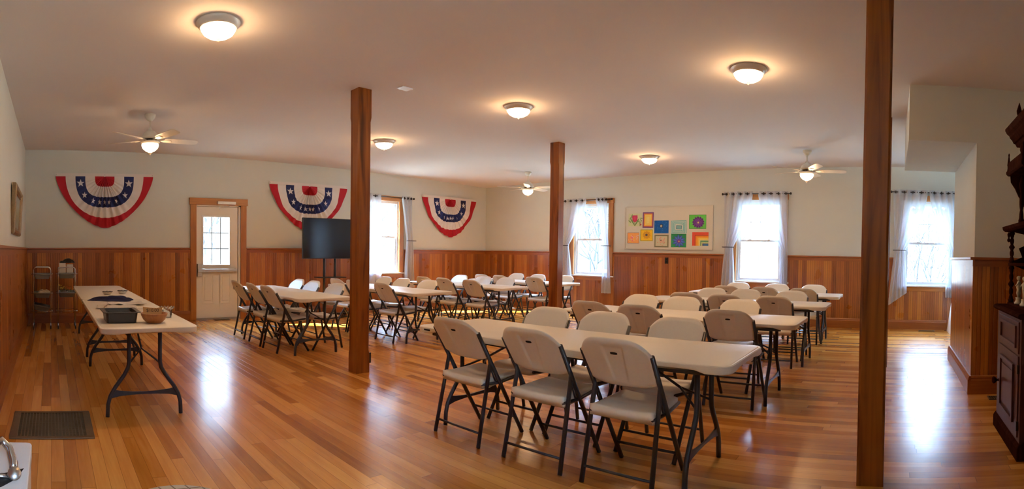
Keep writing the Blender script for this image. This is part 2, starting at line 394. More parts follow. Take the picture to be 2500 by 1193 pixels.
# ------------------------------------------------------------------ windows (white vinyl double-hung in wooden casings)
def make_window(name, axis, a, b, sgn_out, wallpos, wood_z, wood_u, mull=True):
    """opening a..b along the wall; returns the structure empty"""
    root = bpy.data.objects.new(name, None); sc.collection.objects.link(root); structure(root)
    z0, z1 = .83, 2.44
    def P(u, d, z): return (u, wallpos+d*sgn_out, z) if axis == 'y' else (wallpos+d*sgn_out, u, z)
    def bx(mb, u0, u1, d0, d1, q0, q1, mi=0):
        p, q = P(u0, d0, q0), P(u1, d1, q1); mb.box(p[0], q[0], p[1], q[1], q0, q1, mi)
    c = .12
    mb = MB(); bx(mb, a-c, a, -.035, 0, z0, z1); bx(mb, b, b+c, -.035, 0, z0, z1); mb.build('casing', wood_z, root, .003)
    mb = MB(); bx(mb, a-c-.01, b+c+.01, -.042, 0, z1, z1+.11); bx(mb, a-c, b+c, -.03, 0, z0-.10, z0-.015); mb.build('casing', wood_u, root, .003)
    mb = MB(); bx(mb, a-c-.04, b+c+.04, -.065, .03, z0-.018, z0+.008); mb.build('sill', M_vinyl, root, .003)
    mb = MB(); f = .035
    bx(mb, a, a+f, .02, .13, z0, z1); bx(mb, b-f, b, .02, .13, z0, z1); bx(mb, a+f, b-f, .02, .13, z1-.055, z1); bx(mb, a+f, b-f, .02, .13, z0, z0+.03); mb.build('frame', M_vinyl, root, .003)
    ia, ib = a+f, b-f; zm = 1.625; s_ = .038
    def sash(q0, q1, d, grid, nm):
        mb = MB(); bx(mb, ia, ia+s_, d, d+.03, q0, q1); bx(mb, ib-s_, ib, d, d+.03, q0, q1); bx(mb, ia+s_, ib-s_, d, d+.03, q1-.036, q1); bx(mb, ia+s_, ib-s_, d, d+.03, q0, q0+.045)
        so_ = mb.build(nm, M_vinyl, root, .003)
        if grid:
            mb = MB()
            for k in range(1, 4):
                u = lerp(ia+s_, ib-s_, k/4); bx(mb, u-.006, u+.006, d+.008, d+.022, q0+.04, q1-.03)
            zc = (q0+q1)/2+.01; bx(mb, ia+s_, ib-s_, d+.008, d+.022, zc-.006, zc+.006)
            mb.build('muntin_grid', M_vinyl, so_)
        mb = MB(); bx(mb, ia+s_, ib-s_, d+.014, d+.017, q0+.04, q1-.03); mb.build('glass', M_glass, so_)
        return so_
    sash(zm-.01, z1-.055, .085, True, 'upper_sash'); lo = sash(z0+.03, zm+.03, .045, False, 'lower_sash')
    for t in (.27, .73):
        u = lerp(ia, ib, t); mb = MB(); bx(mb, u-.03, u+.03, .035, .06, zm+.03, zm+.045); mb.build('latch', M_vinyl, lo, .003)
    return root
make_window('window_1', 'y', 6.45, 7.36, 1, YB, M_casz, M_casx)
make_window('window_2', 'x', 5.98, 6.90, 1, XR, M_casz, M_casy)
make_window('window_3', 'x', 2.15, 3.06, 1, XR, M_casz, M_casy)
make_window('window_4', 'x', -1.16, -.22, 1, XR, M_casz, M_casy)

make_window('window_fill', 'y', -.25, .60, -1, YF, M_casz, M_casx)  # added out of view, lets in fill daylight for the near chairs

# ------------------------------------------------------------------ door with nine panes, exit bar and closer
door = bpy.data.objects.new('door_1', None); sc.collection.objects.link(door); structure(door)
mb = MB().box(2.585, 2.70, YB-.035, YB, 0, 2.17).box(3.585, 3.70, YB-.035, YB, 0, 2.17); mb.build('casing', M_casz, door, .003)
MB().box(2.565, 3.722, YB-.045, YB, 2.17, 2.295).build('casing', M_casx, door, .003)
MB().box(2.70, 2.712, YB-.01, YB+.15, 0, 2.17).box(3.545, 3.59, YB-.01, YB+.15, 0, 2.17).box(2.70, 3.59, YB-.01, YB+.15, 2.145, 2.17).build('jamb', M_white, door)
MB().box(2.70, 3.59, YB-.02, YB+.15, 0, .03).build('threshold', M_brushed, door)
MB().box(2.705, 2.73, YB+.056, YB+.075, .0, 2.16).box(3.52, 3.56, YB+.056, YB+.075, 0, 2.16).box(2.705, 3.56, YB+.056, YB+.075, 2.12, 2.16).box(2.705, 3.56, YB+.056, YB+.075, 0, .05).build('door_gap_stop', M_hole, door)  # dark strips added behind the leaf to block light leaking round it
L0, L1 = 2.714, 3.534; g0, g1, h0, h1 = 2.845, 3.365, 1.045, 1.945
mb = MB()
for a, b, c, d in pieces(L0, L1, .03, 2.14, [(g0, g1, h0, h1)]): mb.box(a, b, YB+.012, YB+.055, c, d)
for pa, pb in ((2.825, 3.055), (3.175, 3.395)):                     # raised mouldings of the two lower panels
    for (a, b, c, d) in ((pa, pb, .845, .87), (pa, pb, .30, .325), (pa, pa+.022, .325, .845), (pb-.022, pb, .325, .845)): mb.box(a, b, YB+.004, YB+.02, c, d)
    mb.box(pa+.05, pb-.05, YB+.006, YB+.02, .36, .81)
leaf = mb.build('leaf', M_white, door, .004)
mb = MB()
for (a, b, c, d) in ((g0-.03, g1+.03, h1, h1+.03), (g0-.03, g1+.03, h0-.03, h0), (g0-.03, g0, h0, h1), (g1, g1+.03, h0, h1)): mb.box(a, b, YB+.002, YB+.03, c, d)
mb.build('lite_frame', M_vinyl, door, .003)
mb = MB()
for k in (1, 2):
    u = lerp(g0, g1, k/3); mb.box(u-.006, u+.006, YB+.025, YB+.04, h0, h1)
    z = lerp(h0, h1, k/3); mb.box(g0, g1, YB+.025, YB+.04, z-.006, z+.006)
mb.build('muntin_grid', M_bronze, door)
MB().box(g0, g1, YB+.031, YB+.034, h0, h1).build('glass', M_glass, door)
mb = MB().box(2.72, 2.80, YB-.05, YB+.012, .82, 1.06); mb.box(2.80, 3.50, YB-.065, YB-.02, .905, .962); mb.box(3.47, 3.51, YB-.05, YB+.01, .895, .972); mb.box(2.72,2.86, YB-.07, YB-.02, .90,.967)
mb.build('push_bar', M_brushed, door, .006)
mb = MB().box(3.10, 3.46, YB-.10, YB-.046, 2.185, 2.235); mb.build('closer', M_white, door, .004)
mb = MB().tube([(3.33, YB-.07, 2.185), (3.33, YB-.075, 2.15), (3.12, YB-.12, 2.13), (3.16, YB-.03, 2.10)], .009, 6); mb.build('closer_arm', M_brushed, door)

# ------------------------------------------------------------------ posts
def post(x0, x1, y0, y1, label):
    zt = ceil_z((x0+x1)/2, (y0+y1)/2)+.01; c = .014
    mb = MB()
    def ring(z, c):
        return [(x0+c,y0,z),(x1-c,y0,z),(x1,y0+c,z),(x1,y1-c,z),(x1-c,y1,z),(x0+c,y1,z),(x0,y1-c,z),(x0,y0+c,z)]
    k = .0005; rings = [ring(0, k), ring(.20, k), ring(.24, c), ring(zt-.36, c), ring(zt-.31, k), ring(zt, k)]
    vs = [p for r in rings for p in r]; fs = [(i*8+j, i*8+(j+1) % 8, (i+1)*8+(j+1) % 8, (i+1)*8+j) for i in range(5) for j in range(8)]+[tuple(range(8))[::-1], tuple(40+j for j in range(8))]
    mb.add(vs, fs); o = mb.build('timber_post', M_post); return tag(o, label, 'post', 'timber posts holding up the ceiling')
post(3.098, 3.262, 4.80, 4.965, 'square varnished timber post left of centre, in front of the television')
post(6.72, 6.885, 4.85, 5.015, 'square varnished timber post in the middle, beside the left curtain of a window')
post(3.10, 3.262, .022, .180, 'large dark timber post on the right, nearest to the camera')
post(6.57, 6.73, .035, .195, 'timber post almost hidden behind the large post on the right')
o = MB().box(3.262, 3.290, 4.81, 4.88, .10, .21); o.box(3.290, 3.293, 4.83, 4.86, .12, .145, 1).box(3.290, 3.293, 4.83, 4.86, .165, .19, 1)
o = o.build('outlet_plate', [M_bronze, M_hole]); tag(o, 'small dark outlet plate low on the side of the centre-left timber post', 'outlet')

# ------------------------------------------------------------------ ceiling lights
def make_light():
    r = thing('ceiling_light', '', 'ceiling light', group='flush glass ceiling lights')
    MB().lathe([(.0, 0), (.168, 0), (.170, -.012), (.160, -.020), (.158, -.030), (.148, -.036), (.144, -.050), (.130, -.052)], n=40).build('rim', M_nickel, r)
    MB().lathe([(.136, -.046), (.132, -.062), (.115, -.088), (.085, -.108), (.045, -.122), (.004, -.126)], n=40).build('glass_bowl', M_bowl, r)
    MB().lathe([(.003, -.122), (.016, -.124), (.019, -.130), (.010, -.136), (.009, -.144), (.003, -.150), (.0005, -.152)], n=16).build('finial', M_nickel, r)
    return r
LT = [(1.264, 3.92, 'large lit glass ceiling light at upper left, nearest the camera'), (4.87, 4.11, 'lit glass ceiling light at the middle, between the two centre posts'),
      (4.77, 1.345, 'lit glass ceiling light at upper right, left of the big post'), (4.92, 6.88, 'small lit glass ceiling light just right of the centre-left post'),
      (8.44, 4.14, 'lit glass ceiling light above the white board of drawings')]
proto = make_light()
for i, (x, y, lb) in enumerate(LT):
    o = proto if i == 0 else copy_tree(proto); o.location = (x, y, ceil_z(x, y)); o['label'] = lb

# ------------------------------------------------------------------ ceiling fans
def make_fan():
    r = thing('ceiling_fan', '', 'ceiling fan', group='five-blade ceiling fans')
    MB().lathe([(.0, 0), (.072, 0), (.074, -.018), (.060, -.050), (.040, -.072), (.028, -.085), (.0, -.088)], n=28).build('canopy', M_fanw, r)
    MB().tube([(0,0,-.08), (0,0,-.19)], .012, 12).build('rod', M_fanw, r)
    MB().lathe([(.010,-.165), (.026,-.185), (.032,-.205), (.06,-.215), (.088,-.245), (.104,-.285), (.116,-.298), (.118,-.310), (.09,-.322), (.0,-.322)], n=32).build('motor', M_fanw, r)
    MB().lathe([(.0,-.345), (.10,-.345), (.124,-.352), (.124,-.366), (.108,-.376), (.108,-.384)], n=32).build('light_fitter', M_fanw, r)
    MB().lathe([(.105,-.380), (.110,-.400), (.098,-.435), (.066,-.465), (.030,-.484), (.004,-.49)], n=32).build('glass_bowl', M_fanbowl, r)
    MB().lathe([(.003,-.484), (.024,-.486), (.020,-.500), (.010,-.508), (.010,-.520), (.003,-.528), (.0005,-.53)], n=16).build('finial', M_fanw, r)
    MB().lathe([(.0,-.322), (.085,-.322), (.085,-.346), (.0,-.346)], n=28).build('hub', M_bronze, r)
    for k in range(5):
        a = 2*PI*k/5
        mb = MB(); R = Matrix.Rotation(a, 4, 'Z') @ Matrix.Translation((0,0,-.33)) @ Matrix.Rotation(math.radians(-13), 4, 'X')
        pl = [(.19,-.045),(.30,-.062),(.56,-.068),(.62,-.060),(.645,-.035),(.645,.035),(.62,.060),(.56,.068),(.30,.062),(.19,.045)]
        mb.prism(pl, lambda p, q, d: R @ Vector((p, q, d)), -.003, .003); mb.build('blade', M_blade, r)
        mb = MB(); mb.prism([(.07,-.014),(.15,-.012),(.20,-.035),(.27,-.028),(.28,0),(.27,.028),(.20,.035),(.15,.012),(.07,.014)], lambda p, q, d: R @ Vector((p, q, d)), -.010, -.003)
        mb.build('blade_bracket', M_fanw, r)
    return r
FN = [(1.29, 6.86, .03, 'white ceiling fan with a lit bowl at left, above the left bunting'), (8.80, 7.14, .0, 'white ceiling fan with a lit bowl near the far corner, beside the middle post'),
      (8.60, 1.41, -.152, 'white ceiling fan with a lit bowl at right, above the right-hand table block')]
proto = make_fan()
for i, (x, y, a, lb) in enumerate(FN):
    o = proto if i == 0 else copy_tree(proto); o.location = (x, y, ceil_z(x, y)); o.rotation_euler[2] = a; o['label'] = lb
o = MB().box(-.075, .075, -.05, .05, -.012, 0).build('ceiling_plate', M_vinyl, bevel=.003); o.location = (3.50, 4.53, ceil_z(3.5, 4.53)); o.rotation_euler[2] = .1
tag(o, 'small flat white plate on the ceiling right of the centre-left post', 'ceiling plate')

# ------------------------------------------------------------------ folding chair
TW = .222
def make_chair():
    r = thing('folding_chair', '', 'chair', group='folding chairs at the tables')
    H0, H1 = .568, .865
    def tx(z): return lerp(.23, -.262, z/.80)            # x of the long tube at height z
    def shell(side):
        def f(u, v):
            s_ = 2*u-1
            hw = .230*(1-.075*(1-v))
            top = .297-.095*abs(s_)**4.6; bot = .028*abs(s_)**4
            vv = lerp(bot, top, v); y = s_*hw
            if v > .999 or v < .001: e = 0
            else:
                e = min(1, (min(v, 1-v)/.10), (1-abs(s_))/.07+.0); e = math.sin(max(e, 0)*PI/2)
            th = .017*e if side > 0 else .015*e
            x = tx(H0+vv) - .018*(1-s_*s_)               # concave towards the sitter
            if side < 0:
                q_ = max(0, min(1, (.33-.12*(1-v)-abs(s_))/.045))*max(0, min(1, (v-.05)/.2))*max(0, min(1, (.86-v)/.04)); th -= .013*q_*(.4+.6*v)
            if side > 0 and v > .93: pass
            return (x+side*th, y, H0+vv)
        return f
    mb = MB(); mb.grid(60, 40, shell(1)); mb.grid(60, 40, shell(-1)); mb.build('backrest', M_plastic, r)
    x = tx(.79)-.018-.009
    ring = [(math.cos(t)*.024*(1 if abs(math.cos(t)) > .1 else 1), math.sin(t)*.0075) for t in [2*PI*k/16 for k in range(16)]]
    sl = -.262-.23
    MB().prism([(max(-.022, min(.022, a*1.2)), b) for a, b in ring], lambda a, b, d: (tx(.775+b)-.018+d, a, .775+b), -.006, -.0005).build('handle_slot', M_hole, r)
    # seat
    def seat(side):
        def f(u, v):
            s_ = 2*u-1; x = lerp(-.180, .215, v)
            hw = .205*(1-.06*v)*(1 if v < .9 else math.sqrt(max(0, 1-((v-.9)/.1)**2*.22)))
            y = s_*hw; ed = min(1-abs(s_), .5)/.5
            z = .437+.016*v + .012*abs(s_)**2.5 - (.012*max(0, (v-.85)/.15)**2) + .010*max(0, (.12-v)/.12)
            if side < 0: z = .437+.016*v-.050 + (.012 if abs(s_) < .98 and .03 < v < .97 else 0)
            if side > 0 and (abs(s_) > .999 or v < .001 or v > .999): z -= .010
            return (x, y, z)
        return f
    mb = MB(); mb.grid(20, 20, seat(1)); mb.grid(20, 20, seat(-1))
    st, sb = seat(1), seat(-1); per = [(k/20, 0) for k in range(20)]+[(1, k/20) for k in range(20)]+[(1-k/20, 1) for k in range(20)]+[(0, 1-k/20) for k in range(20)]
    n = len(per); vs = [st(*p) for p in per]+[sb(*p) for p in per]; mb.add(vs, [(i, (i+1) % n, n+(i+1) % n, n+i) for i in range(n)], 0, True)
    mb.build('seat', M_plastic, r)
    for s_ in (-1, 1):
        y = s_*TW
        MB().tube([(tx(.775), y, .775), (tx(0)-.002, y*.97, .004)], .0148, 8).build('leg', M_frame, r)       # long tube: back edge down to the front foot
        MB().tube([(tx(.575), y-s_*.004, .575), (tx(.545)-.012, y-s_*.010, .545), (-.232, y, .004)], .0145, 8).build('leg', M_frame, r)
        MB().tube([(-.18, s_*.200, .415), (.0, s_*.204, .405), (.19, s_*.198, .425)], .011, 6).build('seat_rail', M_frame, r)
        MB().tube([(tx(.54)-.01, s_*.208, .53), (-.06, s_*.206, .43), (-.045, s_*.206, .415)], .006, 5).build('hinge_link', M_frame, r)
    MB().tube([(-.217, -TW, .095), (-.217, TW, .095)], .0085, 6).build('stretcher', M_frame, r)
    MB().tube([(tx(.13), -TW*.97, .13), (tx(.13), TW*.97, .13)], .0085, 6).build('stretcher', M_frame, r)
    return r

# ------------------------------------------------------------------ folding table (long axis along y)
TL_, TWD = 2.44, .75
def rrect(hx, hy, r, n=6):
    out = []
    for cx, cy_, a0 in ((hx-r, hy-r, 0), (-hx+r, hy-r, PI/2), (-hx+r, -hy+r, PI), (hx-r, -hy+r, 3*PI/2)):
        for k in range(n+1): a = a0+PI/2*k/n; out.append((cx+r*math.cos(a), cy_+r*math.sin(a)))
    return out
def dense(poly, step=.06):
    out = []
    for (a, b), (c, d) in zip(poly, poly[1:]+poly[:1]):
        k = max(1, int(math.hypot(c-a, d-b)/step))
        out += [(lerp(a, c, i/k), lerp(b, d, i/k)) for i in range(k)]
    return out
def make_table(legy=.95, L=TL_, W=TWD):
    r = thing('folding_table', '', 'table', group='folding banquet tables')
    mb = MB(); hx, hy = W/2, L/2
    rings = [(0, .740, .022), (.0, .7385, .019), (0, .7365, .016), (0, .739, .013), (0, .738, .005), (0, .733, 0), (0, .700, .0), (0, .692, .004), (0, .692, .03)]
    o0 = dense(rrect(hx, hy, .075)); outl = [[(x*(hx-d)/hx, y*(hy-d)/hy) for x, y in o0] for _, z, d in rings]; n = len(o0); vs = []
    for (_, z, d), o_ in zip(rings, outl):
        for (x, y) in o_:
            zz = z
            if z < .71 and abs(y) > hy-.06 and abs(x) < .20 and False: zz = z
            if z < .71:                                   # shallow arches cut in the skirt under the ends and near the side ends
                if abs(y) > hy-.06 and abs(x) < .21: zz = z+.013*math.sin(PI/2*min(1, (.21-abs(x))/.07))
                elif abs(x) > hx-.06 and .72 < abs(y) < 1.06: zz = z+.018*math.sin(PI/2*min(1, min(abs(y)-.72, 1.06-abs(y))/.06))
            vs.append((x, y, zz))
    fs = [tuple(range(n))]+[(i*n+j, i*n+(j+1) % n, (i+1)*n+(j+1) % n, (i+1)*n+j) for i in range(len(rings)-1) for j in range(n)]
    b = (len(rings)-1)*n; fs.append(tuple(b+j for j in range(n))[::-1]); mb.add(vs, fs, 0, False); mb.build('tabletop', M_tabletop, r, sharp=.55)
    for s_ in (-1, 1):
        MB().box(s_*(hx-.001), s_*(hx+.0015), -s_*(hy-.17), -s_*(hy-.10), .711, .724).build('handle_slot', M_hole, r, .002)
        MB().box(s_*(hx-.075), s_*(hx-.05), -hy+.14, hy-.14, .672, .693).build('side_rail', M_frame, r, .003)
    for s_ in (-1, 1):
        y = s_*legy
        for t in (-1, 1):
            MB().tube([(t*.125, y, .690), (t*.125, y, .43), (t*.133, y, .385), (t*.165, y, .33), (t*.235, y, .235), (t*.275, y, .165), (t*.292, y, .10), (t*.296, y, .004)], .0165, 8).build('leg', M_frame, r)
        pts = [(-.262,.222),(-.20,.207),(-.1,.197),(0,.194),(.1,.197),(.20,.207),(.262,.222),(.285,.145),(.20,.165),(.1,.173),(0,.175),(-.1,.173),(-.20,.165),(-.285,.145)]
        MB().prism(pts, lambda a, b, d: (a, y+d, b), -.006, .006).build('crossplate', M_frame, r)
        MB().tube([(-.27, y, .678), (.27, y, .678)], .011, 6).build('pivot_bar', M_frame, r)
        MB().tube([(-.125, y, .42), (0, y-s_*.16, .51), (.125, y, .42)], .008, 6).build('brace', M_frame, r)
        MB().tube([(0, y-s_*.16, .51), (0, y-s_*.48, .685)], .009, 6).build('brace', M_frame, r)
    return r
table0 = make_table(); table_used = [False]
def place_table(x, y, label, rz=0, group='folding banquet tables', L=None):
    if not table_used[0]: o = table0; table_used[0] = True
    else: o = copy_tree(table0)
    o.location = (x, y, 0); o.rotation_euler[2] = rz; o['label'] = label; o['group'] = group
    if L: o.scale = (1, L/TL_, 1)
    return o
chair0 = make_chair(); chair_used = [False]
def place_chair(x, y, rz, label, group):
    if not chair_used[0]: o = chair0; chair_used[0] = True
    else: o = copy_tree(chair0)
    o.location = (x, y, 0); o.rotation_euler[2] = rz; o['label'] = label; o['group'] = group
rnd = random.Random(3)
BL = {  # table centre, then (x, y) of the chair-back tops read along the near and the far side
 'frontmost right-hand': ((3.03, 2.04), [(2.56, 2.70), (2.59, 2.06), (2.579, 1.449)], [(3.587, 2.683), (3.54, 2.098), (3.545, 1.505)]),
 'second right-hand': ((4.88, 2.03), [(4.481, 2.765), (4.374, 2.231), (4.316, 1.346)], [(5.601, 2.752), (5.489, 2.257), (5.395, 1.565)]),
 'third right-hand': ((6.66, 2.00), [(6.267, 2.522), (6.14, 1.971), (6.252, 1.395)], [(7.396, 2.583), (7.415, 2.066), (7.312, 1.37)]),
 'rearmost right-hand': ((8.44, 2.01), [(8.073, 2.567), (8.028, 1.949), (7.923, 1.326)], [(9.242, 2.734), (9.26, 2.011), (9.151, 1.238)]),
 'frontmost left-hand': ((3.24, 6.93), [(2.758, 7.536), (2.793, 6.995), (2.783, 6.44)], [(3.805, 7.675), (3.808, 7.178), (3.729, 6.348)]),
 'second left-hand': ((5.00, 6.94), [(4.572, 7.651), (4.50, 7.05), (4.638, 6.462)], [(5.498, 7.705), (5.542, 7.214), (5.448, 6.411)]),
 'third left-hand': ((6.80, 6.96), [(6.621, 7.878), (6.528, 7.194), (6.504, 6.474)], [(7.487, 7.844), (7.40, 7.08), (7.525, 6.615)]),
 'rearmost left-hand': ((8.50, 7.02), [(8.183, 7.692), (8.034, 7.176), (8.02, 6.296)], [(9.083, 7.672), (9.074, 7.076), (9.165, 6.392)])}
def spaced(row, X, cy_):
    ys = [min(max(y*X/x, cy_-.70), cy_+.70) for x, y in row]
    ys[0] = max(ys[0], ys[1]+.51); ys[2] = min(ys[2], ys[1]-.51); return ys
for nm, ((tx_, ty_), near, far) in BL.items():
    place_table(tx_, ty_, 'white folding table with dark legs, %s of the rows of tables' % nm)
    X = tx_-.465
    for k, y in enumerate(spaced(near, X, ty_)):          # backs to the camera
        place_chair(X+.245, y, rnd.uniform(-.03, .03), 'white folding chair, %s of three on the near side of the %s table' % (('left', 'middle', 'right')[k], nm), 'folding chairs at the tables')
    X = tx_+.535
    for k, y in enumerate(spaced(far, X, ty_)):
        place_chair(X-.245, y, PI+rnd.uniform(-.04, .04), 'white folding chair, %s of three on the far side of the %s table' % (('left', 'middle', 'right')[k], nm), 'folding chairs at the tables')
place_table(.74, 5.10, 'white folding table by the left wall, nearer of two, holding the bowl and grey bin', L=2.38)
place_table(.74, 7.49, 'white folding table by the left wall, farther of two, beside the trolleys', L=2.38)

# ------------------------------------------------------------------ curtains
def rod(axis, pos, a, b, z, label):
    """rod in front of a wall; a..b along the wall"""
    P = (lambda u, z: (u, pos, z)) if axis == 'y' else (lambda u, z: (pos, u, z))
    r = thing('curtain_rod', label, 'curtain rod', P((a+b)/2, z), group='curtain rods over the windows')
    o0 = Vector(P((a+b)/2, z)); q = lambda u, z2=z, d=0: Vector(P(u, z2))-o0+(Vector((0, d, 0)) if axis == 'y' else Vector((d, 0, 0)))
    MB().tube([q(a), q(b)], .010, 8).build('pole', M_bronze, r)
    for u, s_ in ((a, -1), (b, 1)):
        e = Vector((s_, 0, 0)) if axis == 'y' else Vector((0, s_, 0)); p = q(u)
        MB().tube([p-e*.002, p+e*.012, p+e*.02, p+e*.035, p+e*.045], [.011, .013, .024, .024, .008], 12).build('finial', M_bronze, r)
        MB().tube([q(u-s_*.05), q(u-s_*.05, z, .085)], .008, 6).build('bracket', M_bronze, r)
    return r
def curtain(axis, pos, ot, it, oe, ie, ob, ib, zt, ze, zb, label, tie=True, folds=6, seed=0, zb2=None):
    """o* outer edge, i* inner edge at top (t), tie-back (e), bottom (b)"""
    rr = random.Random(seed); ph = rr.uniform(0, 6); zb2 = zb2 if zb2 is not None else zb
    r = thing('sheer_curtain', label, 'curtain', group='sheer white curtain panels')
    def f(u, v):
        if v < .45:
            t = v/.45; z = lerp(zt, ze, t); a = lerp(ot, oe, t**1.4); b = lerp(it, ie, t**1.5 if tie else t); amp = lerp(.030, .016, t)
        else:
            t = (v-.45)/.55; z = lerp(ze, lerp(zb, zb2, u), t); a = lerp(oe, ob, t**.8); b = lerp(ie, ib, t**.7); amp = lerp(.016, .030, t)
        p = lerp(a, b, u)
        d = amp*math.sin(u*folds*2*PI+ph*min(v, 1)*(.4)) + .006*math.sin(u*folds*4.3*PI+v*7+ph)
        if tie and .30 < v < .60: p = lerp(p, p, 1)
        return (p, pos+d, z) if axis == 'y' else (pos+d, p, z)
    nu = folds*12
    mb = MB(); mb.grid(nu, 48, f, mif=lambda i, j: 1 if (j == 0 or j >= 47 or i in (0, nu-1)) else 0); mb.build('sheer_panel', [M_sheer, M_hem], r, fix=False)
    mb = MB(); mb.grid(nu, 2, lambda u, v: (lambda p: (p[0], p[1], zt+.045-.095*v))(f(u, 0)), mi=0); mb.build('header', M_hem, r, fix=False)
    for k in range(folds):
        u = (k+.5)/folds; p = lerp(ot, it, u)
        ring = [(.020*math.cos(t), .020*math.sin(t)) for t in [2*PI*j/16 for j in range(16)]]
        for s_ in (-1, 1):
            q = p+s_*abs(it-ot)/folds*.24
            mb = MB().tube([((q, pos+a, zt+b) if axis == 'y' else (pos+a, q, zt+b)) for a, b in ring], .0085, 6, closed=True)
            mb.build('grommet', M_bronze, r)
    return r
def holdback(axis, pos, wall, u0, u1, z, label):
    P = (lambda u, d: (u, d, z)) if axis == 'y' else (lambda u, d: (d, u, z))
    r = tag(MB().tube([P(u0, wall), P(u0, pos-.05), P((u0+u1)/2, pos-.07), P(u1, pos-.06), P(u1, pos-.03)], .008, 8).build('curtain_holdback', M_bronze), label, 'holdback', 'dark metal curtain holdbacks')
    return r
xb = XR-.10; ya = YB-.10
rod('y', ya, 6.14, 7.69, 2.52, 'dark curtain rod above the window beside the left bunting corner')
rod('x', xb, 5.89, 7.16, 2.52, 'dark curtain rod above the window right of the middle post')
rod('x', xb, 1.99, 3.31, 2.55, 'dark curtain rod above the window right of the white board')
rod('x', xb, -1.22, .01, 2.60, 'dark curtain rod above the rightmost window, past the big post')
curtain('y', ya, 6.17, 6.80, 6.19, 6.80, 6.15, 6.84, 2.52, 1.5, .56, 'sheer white curtain hanging straight, left panel of the sunlit window', False, 3, 1)
curtain('y', ya, 7.66, 7.37, 7.72, 7.52, 7.77, 7.47, 2.52, 1.55, .50, 'sheer white curtain, right panel of the sunlit window', False, 3, 2)
curtain('x', xb, 7.14, 6.52, 7.16, 7.00, 7.17, 6.86, 2.52, 1.50, .50, 'sheer white curtain tied back, left panel right of the middle post', True, 4, 3)
curtain('x', xb, 5.98, 6.27, 5.93, 6.06, 5.86, 6.10, 2.52, 1.50, .46, 'narrow sheer white curtain left of the white board', False, 3, 4)
curtain('x', xb, 3.30, 2.72, 3.28, 3.10, 3.36, 3.06, 2.55, 1.50, .62, 'sheer white curtain tied back, left panel of the window right of the board', True, 4, 5)
curtain('x', xb, 2.02, 2.61, 2.01, 2.17, 2.00, 2.16, 2.55, 1.50, .74, 'sheer white curtain, right panel of the window right of the board', True, 4, 6)
curtain('x', xb, .00, -.65, -.05, -.24, .06, -.29, 2.60, 1.50, .45, 'sheer white curtain tied back, left panel of the rightmost window', True, 4, 7, .70)
curtain('x', xb, -1.20, -.68, -1.22, -1.06, -1.20, -1.02, 2.60, 1.50, .62, 'sheer white curtain, right panel of the rightmost window by the partition', True, 4, 8)
holdback('x', xb, XR, 7.19, 6.98, 1.50, 'dark holdback on the curtain panel right of the middle post')
holdback('x', xb, XR, 5.91, 6.09, 1.50, 'dark holdback on the narrow curtain left of the white board')
holdback('x', xb, XR, 3.31, 3.07, 1.50, 'dark holdback on the curtain right of the white board')
holdback('x', xb, XR, -.02, -.26, 1.50, 'dark holdback on the left curtain of the rightmost window')
holdback('y', ya, YB, 7.75, 7.50, 1.56, 'dark holdback on the right curtain of the sunlit window')

